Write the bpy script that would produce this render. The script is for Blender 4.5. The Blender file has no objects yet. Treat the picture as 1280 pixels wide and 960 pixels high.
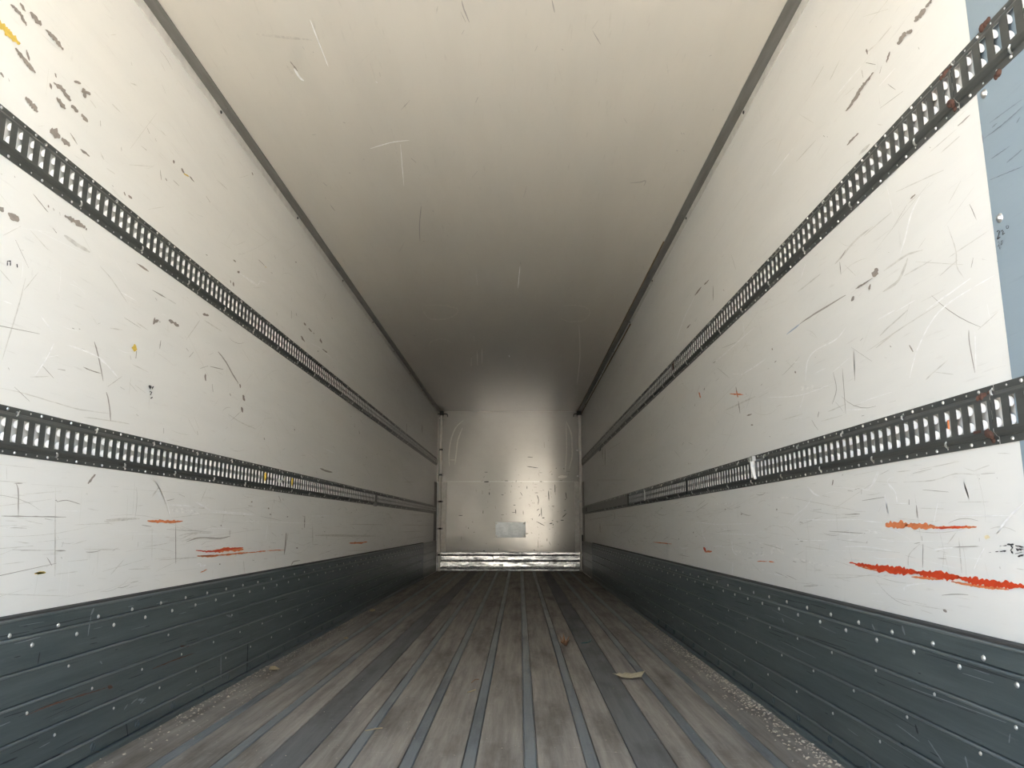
import bpy, bmesh, math, random
from mathutils import Matrix, Vector

random.seed(11)
H = 0.756                       # floor is z = 0, the camera stands H above it
XL, XR = -1.4145, 1.0655        # inner faces of the side walls
YR, YF = 0.40, 13.0            # open rear end, inner face of the front wall
ZC = 2.701                      # underside of the roof

# ---------------------------------------------------------------- camera, sky, sun, exposure
scene = bpy.context.scene
cam_data = bpy.data.cameras.new('camera')
cam = bpy.data.objects.new('camera', cam_data)
scene.collection.objects.link(cam)
scene.camera = cam
cam_data.sensor_fit = 'HORIZONTAL'
cam_data.sensor_width = 36.0
cam_data.lens = 944.3 / 1280 * 36.0
cam_data.clip_start = 0.02
cam_data.clip_end = 300
right = Vector((0.99994966, 0.01001391, 0.00062976))
upv = Vector((0.00122207, -0.18384797, 0.98295393))
fwd = Vector((-0.00995900, 0.98290368, 0.18385095))
m = Matrix((right, upv, -fwd)).transposed().to_4x4()
m.translation = (0, 0, H)
cam.matrix_world = m

world = bpy.data.worlds.new('sky')
scene.world = world
world.use_nodes = True
bg = world.node_tree.nodes['Background']
sky = world.node_tree.nodes.new('ShaderNodeTexSky')
sky.sky_type = 'NISHITA'
sky.sun_disc = False
sky.sun_elevation = math.radians(46)
sky.sun_rotation = math.radians(-42)
sky.air_density = 1.0
sky.dust_density = 5.0
sky.ozone_density = 1.0
haze = world.node_tree.nodes.new('ShaderNodeMix')           # warm haze over the whole sky
haze.data_type = 'RGBA'
haze.blend_type = 'MULTIPLY'
haze.inputs[0].default_value = 1.0
haze.inputs[7].default_value = (1.0, 0.972, 0.885, 1)
world.node_tree.links.new(sky.outputs[0], haze.inputs[6])
world.node_tree.links.new(haze.outputs[2], bg.inputs['Color'])
bg.inputs['Strength'].default_value = 0.25

sun_data = bpy.data.lights.new('sun', 'SUN')
sun = bpy.data.objects.new('sun', sun_data)
scene.collection.objects.link(sun)
sun_data.energy = 4.0
sun_data.angle = math.radians(0.6)
sun_data.color = (1.0, 0.95, 0.87)
sun.rotation_euler = Vector((-0.50, -0.55, -0.78)).to_track_quat('-Z', 'Y').to_euler()

vs = scene.view_settings
vs.view_transform = 'Standard'
vs.look = 'None'
vs.gamma = 1.0
vs.use_curve_mapping = False
vs.exposure = 2.68
scene.display_settings.display_device = 'sRGB'
cy = scene.cycles
cy.max_bounces = 24
cy.diffuse_bounces = 20
cy.glossy_bounces = 12

# ---------------------------------------------------------------- helpers
COL = scene.collection


def mesh_obj(name, verts, faces, mat, parent=None, smooth=False):
    me = bpy.data.meshes.new(name)
    me.from_pydata(verts, [], faces)
    me.update()
    if mat:
        me.materials.append(mat)
    if smooth:
        me.polygons.foreach_set('use_smooth', [True] * len(me.polygons))
    o = bpy.data.objects.new(name, me)
    COL.objects.link(o)
    if parent:
        o.parent = parent
    return o


def inst(src, parent, loc=None, rot=None):
    o = src.copy()
    COL.objects.link(o)
    o.parent = parent
    if loc is not None:
        o.location = loc
    if rot is not None:
        o.rotation_euler = rot
    return o


class MB:
    def __init__(self):
        self.v, self.f = [], []

    def add(self, verts, faces):
        n = len(self.v)
        self.v += [tuple(p) for p in verts]
        self.f += [tuple(i + n for i in f) for f in faces]

    def box(self, x0, x1, y0, y1, z0, z1):
        x0, x1 = sorted((x0, x1)); y0, y1 = sorted((y0, y1)); z0, z1 = sorted((z0, z1))
        v = [(x, y, z) for x in (x0, x1) for y in (y0, y1) for z in (z0, z1)]
        self.add(v, [(0, 1, 3, 2), (4, 6, 7, 5), (0, 4, 5, 1), (2, 3, 7, 6), (0, 2, 6, 4), (1, 5, 7, 3)])

    def bevel_box(self, x0, x1, y0, y1, z0, z1, b=0.002):
        """box whose top edges along y are chamfered"""
        pr = [(x0, z0), (x1, z0), (x1, z1 - b), (x1 - b, z1), (x0 + b, z1), (x0, z1 - b)]
        self.extrude(pr, y0, y1)

    def extrude(self, prof, y0, y1, ny=1):
        """closed profile [(x, z)] swept along y"""
        n = len(prof); v = []
        for j in range(ny + 1):
            y = y0 + (y1 - y0) * j / ny
            v += [(x, y, z) for x, z in prof]
        f = []
        for j in range(ny):
            for i in range(n):
                a, b = j * n + i, j * n + (i + 1) % n
                f.append((a, b, b + n, a + n))
        f += [tuple(range(n - 1, -1, -1)), tuple(range(ny * n, ny * n + n))]
        self.add(v, f)

    def dome(self, c, axis, r, h, seg=8, rings=2, base=0.0):
        """rounded head at c, growing along axis"""
        a = Vector(axis).normalized()
        t = a.orthogonal().normalized(); s = a.cross(t)
        v = []
        if base:
            for k in range(seg):
                p = 2 * math.pi * k / seg
                v.append(Vector(c) + (t * math.cos(p) + s * math.sin(p)) * r)
        off = Vector(c) + a * base
        for j in range(rings):
            q = j / rings * math.pi / 2
            for k in range(seg):
                p = 2 * math.pi * k / seg
                v.append(off + (t * math.cos(p) + s * math.sin(p)) * r * math.cos(q) + a * h * math.sin(q))
        v.append(off + a * h)
        rows = rings + (1 if base else 0)
        f = []
        for j in range(rows - 1):
            for k in range(seg):
                k2 = (k + 1) % seg
                f.append((j * seg + k, j * seg + k2, (j + 1) * seg + k2, (j + 1) * seg + k))
        for k in range(seg):
            f.append(((rows - 1) * seg + k, (rows - 1) * seg + (k + 1) % seg, rows * seg))
        self.add(v, f)

    def tube(self, pts, r, seg=8, cap=True):
        v, f = [], []
        n = len(pts)
        P = [Vector(p) for p in pts]
        rr = r if isinstance(r, (list, tuple)) else [r] * n
        d0 = (P[1] - P[0]).normalized()
        t = d0.orthogonal().normalized()
        for i in range(n):
            d = (P[min(i + 1, n - 1)] - P[max(i - 1, 0)]).normalized()
            t = (t - d * t.dot(d)).normalized()
            s = d.cross(t)
            for k in range(seg):
                a = 2 * math.pi * k / seg
                v.append(P[i] + (t * math.cos(a) + s * math.sin(a)) * rr[i])
        for i in range(n - 1):
            for k in range(seg):
                k2 = (k + 1) % seg
                f.append((i * seg + k, i * seg + k2, (i + 1) * seg + k2, (i + 1) * seg + k))
        if cap:
            f += [tuple(range(seg - 1, -1, -1)), tuple(range((n - 1) * seg, n * seg))]
        self.add(v, f)

    def build(self, name, mat, parent=None, smooth=False):
        return mesh_obj(name, self.v, self.f, mat, parent, smooth)


def tag(o, label=None, cat=None, group=None, kind=None):
    if label: o['label'] = label
    if cat: o['category'] = cat
    if group: o['group'] = group
    if kind: o['kind'] = kind
    return o


def empty(name, loc):
    o = bpy.data.objects.new(name, None)
    o.empty_display_size = 0.1
    COL.objects.link(o)
    o.location = loc
    return o


# ---------------------------------------------------------------- materials
def new_mat(name):
    mt = bpy.data.materials.new(name)
    mt.use_nodes = True
    nt = mt.node_tree
    return mt, nt, nt.nodes['Principled BSDF']


def coords(nt, scale, rand=False):
    tc = nt.nodes.new('ShaderNodeTexCoord')
    mp = nt.nodes.new('ShaderNodeMapping')
    mp.inputs['Scale'].default_value = scale
    nt.links.new(tc.outputs['Object'], mp.inputs['Vector'])
    if rand:
        oi = nt.nodes.new('ShaderNodeObjectInfo')
        cm = nt.nodes.new('ShaderNodeMath'); cm.operation = 'MULTIPLY'
        cm.inputs[1].default_value = 37.0
        nt.links.new(oi.outputs['Random'], cm.inputs[0])
        nt.links.new(cm.outputs[0], mp.inputs['Location'])
    return mp.outputs['Vector']


def noise(nt, vec, scale=1.0, detail=5.0, rough=0.6):
    n = nt.nodes.new('ShaderNodeTexNoise')
    n.inputs['Scale'].default_value = scale
    n.inputs['Detail'].default_value = detail
    n.inputs['Roughness'].default_value = rough
    nt.links.new(vec, n.inputs['Vector'])
    return n.outputs['Fac']


def ramp(nt, fac, stops):
    r = nt.nodes.new('ShaderNodeValToRGB')
    e = r.color_ramp.elements
    while len(e) < len(stops):
        e.new(0.5)
    for el, (p, c) in zip(e, stops):
        el.position = p
        el.color = (*c, 1) if len(c) == 3 else c
    nt.links.new(fac, r.inputs['Fac'])
    return r.outputs['Color']


def g(v):
    return (v, v, v)


def mixc(nt, fac, a, b, mode='MIX'):
    mx = nt.nodes.new('ShaderNodeMix')
    mx.data_type = 'RGBA'; mx.blend_type = mode
    for sock, val in ((mx.inputs[0], fac), (mx.inputs[6], a), (mx.inputs[7], b)):
        if isinstance(val, (int, float)):
            sock.default_value = val
        elif isinstance(val, tuple):
            sock.default_value = (*val, 1)
        else:
            nt.links.new(val, sock)
    return mx.outputs[2]


def bump(nt, b, height, strength, dist=0.01):
    bn = nt.nodes.new('ShaderNodeBump')
    bn.inputs['Strength'].default_value = strength
    bn.inputs['Distance'].default_value = dist
    nt.links.new(height, bn.inputs['Height'])
    nt.links.new(bn.outputs['Normal'], b.inputs['Normal'])


def plain(name, col, rough=0.5, metal=0.0, var=0.12, scale=(20, 20, 20)):
    mt, nt, b = new_mat(name)
    f = noise(nt, coords(nt, scale), 1.0)
    c = ramp(nt, f, [(0.3, tuple(x * (1 - var) for x in col)), (0.7, tuple(min(1, x * (1 + var)) for x in col))])
    nt.links.new(c, b.inputs['Base Color'])
    b.inputs['Roughness'].default_value = rough
    b.inputs['Metallic'].default_value = metal
    return mt


def gelcoat(name, base, dirt, rough, wave=0.05):
    """smooth glossy panel skin with streaky scuffing along the trailer"""
    mt, nt, b = new_mat(name)
    f1 = noise(nt, coords(nt, (5, 0.9, 7)), 1.0, 8, 0.65)
    c = ramp(nt, f1, [(0.30, tuple(x * 0.955 for x in base)), (0.60, base)])
    f2 = noise(nt, coords(nt, (60, 5, 90)), 1.0, 4, 0.7)
    m2 = ramp(nt, f2, [(0.62, g(0)), (0.78, g(0.5))])
    c = mixc(nt, m2, c, dirt)
    f3 = noise(nt, coords(nt, (22, 22, 7)), 1.0, 5, 0.7)
    m3 = ramp(nt, f3, [(0.66, g(0)), (0.80, g(0.4))])
    c = mixc(nt, m3, c, dirt)
    nt.links.new(c, b.inputs['Base Color'])
    rr = ramp(nt, f1, [(0.3, g(rough * 1.25)), (0.7, g(rough))])
    nt.links.new(rr, b.inputs['Roughness'])
    b.inputs['IOR'].default_value = 1.5
    f4 = noise(nt, coords(nt, (2.2, 0.7, 2.2)), 1.0, 2, 0.5)
    bump(nt, b, f4, wave, 0.02)
    return mt


M = {}
M['wall'] = gelcoat('white_gelcoat_wall', (0.82, 0.818, 0.79), (0.50, 0.48, 0.44), 0.30)
M['ceiling'] = gelcoat('cream_gelcoat_roof', (0.70, 0.67, 0.60), (0.52, 0.49, 0.43), 0.13, 0.06)
M['front'] = gelcoat('front_panel_skin', (0.41, 0.405, 0.375), (0.17, 0.155, 0.135), 0.10, 0.05)
M['front'].node_tree.nodes['Principled BSDF'].inputs['Metallic'].default_value = 0.09
M['blue'] = gelcoat('blue_grey_panel', (0.27, 0.34, 0.39), (0.20, 0.25, 0.28), 0.42)
M['shell'] = plain('outer_shell', (0.7, 0.7, 0.7), 0.5)
M['trim'] = plain('grey_trim', (0.24, 0.235, 0.22), 0.42, 0.5, 0.2, (30, 3, 30))
M['trim_white'] = plain('white_trim', (0.70, 0.69, 0.65), 0.4)
M['sealant'] = plain('brown_sealant', (0.20, 0.13, 0.06), 0.7, 0, 0.4, (40, 8, 40))
M['track'] = plain('dark_grey_paint', (0.085, 0.09, 0.085), 0.36, 0.25, 0.18, (30, 6, 30))
M['track_blue'] = plain('blue_dark_paint', (0.09, 0.115, 0.125), 0.36, 0.25, 0.18, (30, 6, 30))
M['lip'] = plain('bright_zinc_lip', (0.93, 0.93, 0.92), 0.5, 0.0, 0.03)
M['rivet'] = plain('bare_rivet', (0.75, 0.75, 0.73), 0.3, 0.8)
M['steel'] = plain('bright_steel', (0.72, 0.72, 0.70), 0.28, 0.85)
M['rust'] = plain('rust', (0.085, 0.040, 0.028), 0.85, 0, 0.45, (60, 60, 60))
M['black'] = plain('black_seal', (0.022, 0.024, 0.025), 0.55)
M['pipe'] = plain('white_pipe_paint', (0.82, 0.80, 0.75), 0.35, 0, 0.06)
M['yellow'] = plain('yellow_paint', (0.72, 0.50, 0.05), 0.5, 0, 0.25, (60, 60, 60))
M['depot'] = plain('depot_white_cladding', (0.80, 0.78, 0.74), 0.6, 0, 0.05, (1, 1, 1))
M['warehouse'] = plain('warehouse_cladding', (0.12, 0.125, 0.12), 0.7, 0, 0.1, (1, 1, 1))
M['concrete'] = plain('yard_concrete', (0.50, 0.48, 0.44), 0.9, 0, 0.12, (2, 2, 2))


def kick_material(name, a, b_, wear, rough):
    mt, nt, b = new_mat(name)
    f = noise(nt, coords(nt, (12, 1.6, 26), True), 1.0, 8, 0.7)
    c = ramp(nt, f, [(0.28, a), (0.66, b_)])
    f2 = noise(nt, coords(nt, (40, 3.5, 60), True), 1.0, 6, 0.75)
    m2 = ramp(nt, f2, [(0.60, g(0)), (0.78, g(0.55))])
    c = mixc(nt, m2, c, wear)
    f3 = noise(nt, coords(nt, (55, 2.0, 90), True), 1.0, 4, 0.7)
    m3 = ramp(nt, f3, [(0.62, g(0)), (0.76, g(0.6))])
    c = mixc(nt, m3, c, tuple(x * 0.45 for x in a))
    nt.links.new(c, b.inputs['Base Color'])
    b.inputs['Roughness'].default_value = rough
    b.inputs['Metallic'].default_value = 0.30
    bump(nt, b, f2, 0.12, 0.004)
    return mt


M['kick'] = kick_material('blue_grey_kick_board', (0.074, 0.096, 0.100), (0.128, 0.157, 0.160), (0.25, 0.28, 0.28), 0.42)
M['kick_edge'] = kick_material('kick_edge_highlight', (0.12, 0.145, 0.148), (0.24, 0.27, 0.27), (0.34, 0.36, 0.35), 0.38)  # highlight along the raised bead, painted in as a paler tone
M['kick_end'] = kick_material('worn_grey_end_plate', (0.16, 0.165, 0.16), (0.30, 0.30, 0.29), (0.45, 0.44, 0.42), 0.40)


def floor_material(name, dark, light, stain, sc):
    mt, nt, b = new_mat(name)
    f = noise(nt, coords(nt, (26 * sc, 1.3, 10), True), 1.0, 9, 0.72)
    c = ramp(nt, f, [(0.25, dark), (0.72, light)])
    f2 = noise(nt, coords(nt, (6, 1.4, 4), True), 1.0, 6, 0.65)
    m2 = ramp(nt, f2, [(0.48, g(0)), (0.70, g(0.75))])
    c = mixc(nt, m2, c, stain)
    f4 = noise(nt, coords(nt, (14, 60, 10), True), 1.0, 4, 0.7)
    m4 = ramp(nt, f4, [(0.60, g(0)), (0.78, g(0.35))])
    c = mixc(nt, m4, c, tuple(min(1, x * 1.5) for x in light))
    nt.links.new(c, b.inputs['Base Color'])
    b.inputs['Roughness'].default_value = 0.62
    bump(nt, b, f, 0.25, 0.003)
    return mt


M['plank'] = floor_material('worn_brown_floor_board', (0.135, 0.117, 0.098), (0.43, 0.388, 0.338), (0.080, 0.064, 0.050), 1)
M['plank_grey'] = floor_material('grey_floor_board', (0.11, 0.11, 0.108), (0.20, 0.20, 0.195), (0.06, 0.056, 0.050), 1)
M['strip'] = floor_material('grey_steel_strip', (0.20, 0.218, 0.222), (0.33, 0.35, 0.35), (0.10, 0.105, 0.105), 1)
M['strip'].node_tree.nodes['Principled BSDF'].inputs['Roughness'].default_value = 0.45
M['strip'].node_tree.nodes['Principled BSDF'].inputs['Metallic'].default_value = 0.3


def alu_material():
    mt, nt, b = new_mat('scuffed_aluminium')
    f = noise(nt, coords(nt, (5, 5, 22), True), 1.0, 7, 0.7)
    c = ramp(nt, f, [(0.38, (0.16, 0.17, 0.175)), (0.50, (0.52, 0.54, 0.55)), (0.68, (0.85, 0.86, 0.86))])
    nt.links.new(c, b.inputs['Base Color'])
    b.inputs['Metallic'].default_value = 0.85
    rr = ramp(nt, f, [(0.3, g(0.42)), (0.7, g(0.14))])
    nt.links.new(rr, b.inputs['Roughness'])
    bump(nt, b, f, 0.25, 0.01)
    return mt


M['alu'] = alu_material()
M['patch'] = kick_material('galvanised_patch', (0.48, 0.54, 0.57), (0.70, 0.75, 0.78), (0.85, 0.88, 0.89), 0.34)
M['patch'].node_tree.nodes['Principled BSDF'].inputs['Metallic'].default_value = 0.30
MARKMAT = {
    'chip': ((0.30, 0.265, 0.235), 0.7), 'scr': ((0.36, 0.34, 0.31), 0.6), 'mid': ((0.66, 0.65, 0.61), 0.5),
    'wht': ((0.93, 0.93, 0.92), 0.4), 'wfaint': ((0.83, 0.825, 0.80), 0.4), 'org': ((0.70, 0.22, 0.085), 0.6),
    'red': ((0.64, 0.062, 0.016), 0.5), 'yel': ((0.66, 0.47, 0.09), 0.6), 'yelp': ((0.80, 0.70, 0.45), 0.6),
    'kdk2': ((0.24, 0.225, 0.20), 0.5), 'cmid': ((0.56, 0.53, 0.47), 0.4), 'coval': ((0.735, 0.705, 0.635), 0.2), 'bglow': ((0.54, 0.53, 0.49), 0.2),  # last kind: reflected glow on the front wall, painted as pale streaks
    'black': ((0.04, 0.037, 0.036), 0.6), 'ink': ((0.035, 0.04, 0.045), 0.6), 'blu': ((0.42, 0.50, 0.60), 0.6),
    'bscr': ((0.17, 0.21, 0.24), 0.6), 'rust': ((0.15, 0.075, 0.05), 0.8), 'klt': ((0.27, 0.30, 0.31), 0.5), 'kdk': ((0.03, 0.036, 0.04), 0.6),
}
MARKNAME = {
    'chip': 'paint_chips', 'scr': 'dark_scratches', 'mid': 'faint_scuffs', 'wht': 'white_scratches', 'wfaint': 'pale_smears_and_glow',
    'org': 'orange_paint_scrapes', 'red': 'red_paint_scrape', 'yel': 'yellow_paint_marks', 'yelp': 'yellow_stain', 'cmid': 'faint_scuffs', 'kdk2': 'grey_scuffs', 'coval': 'faint_rings', 'bglow': 'pale_smears_and_glow', 'black': 'black_scrapes',
    'ink': 'handwriting', 'blu': 'blue_scratch', 'bscr': 'grey_scratches', 'rust': 'rust_streaks', 'klt': 'pale_scuffs', 'kdk': 'dark_scuffs',
}
MK = {k: plain('mark_' + MARKNAME[k], c, r, 0, 0.16, (80, 30, 80)) for k, (c, r) in MARKMAT.items()}
LAYER = {k: i for i, k in enumerate(['wfaint', 'coval', 'bglow', 'mid', 'cmid', 'kdk2', 'scr', 'blu', 'bscr', 'kdk', 'klt', 'yelp', 'org', 'chip', 'red', 'yel', 'rust', 'black', 'wht', 'ink'])}

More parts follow.
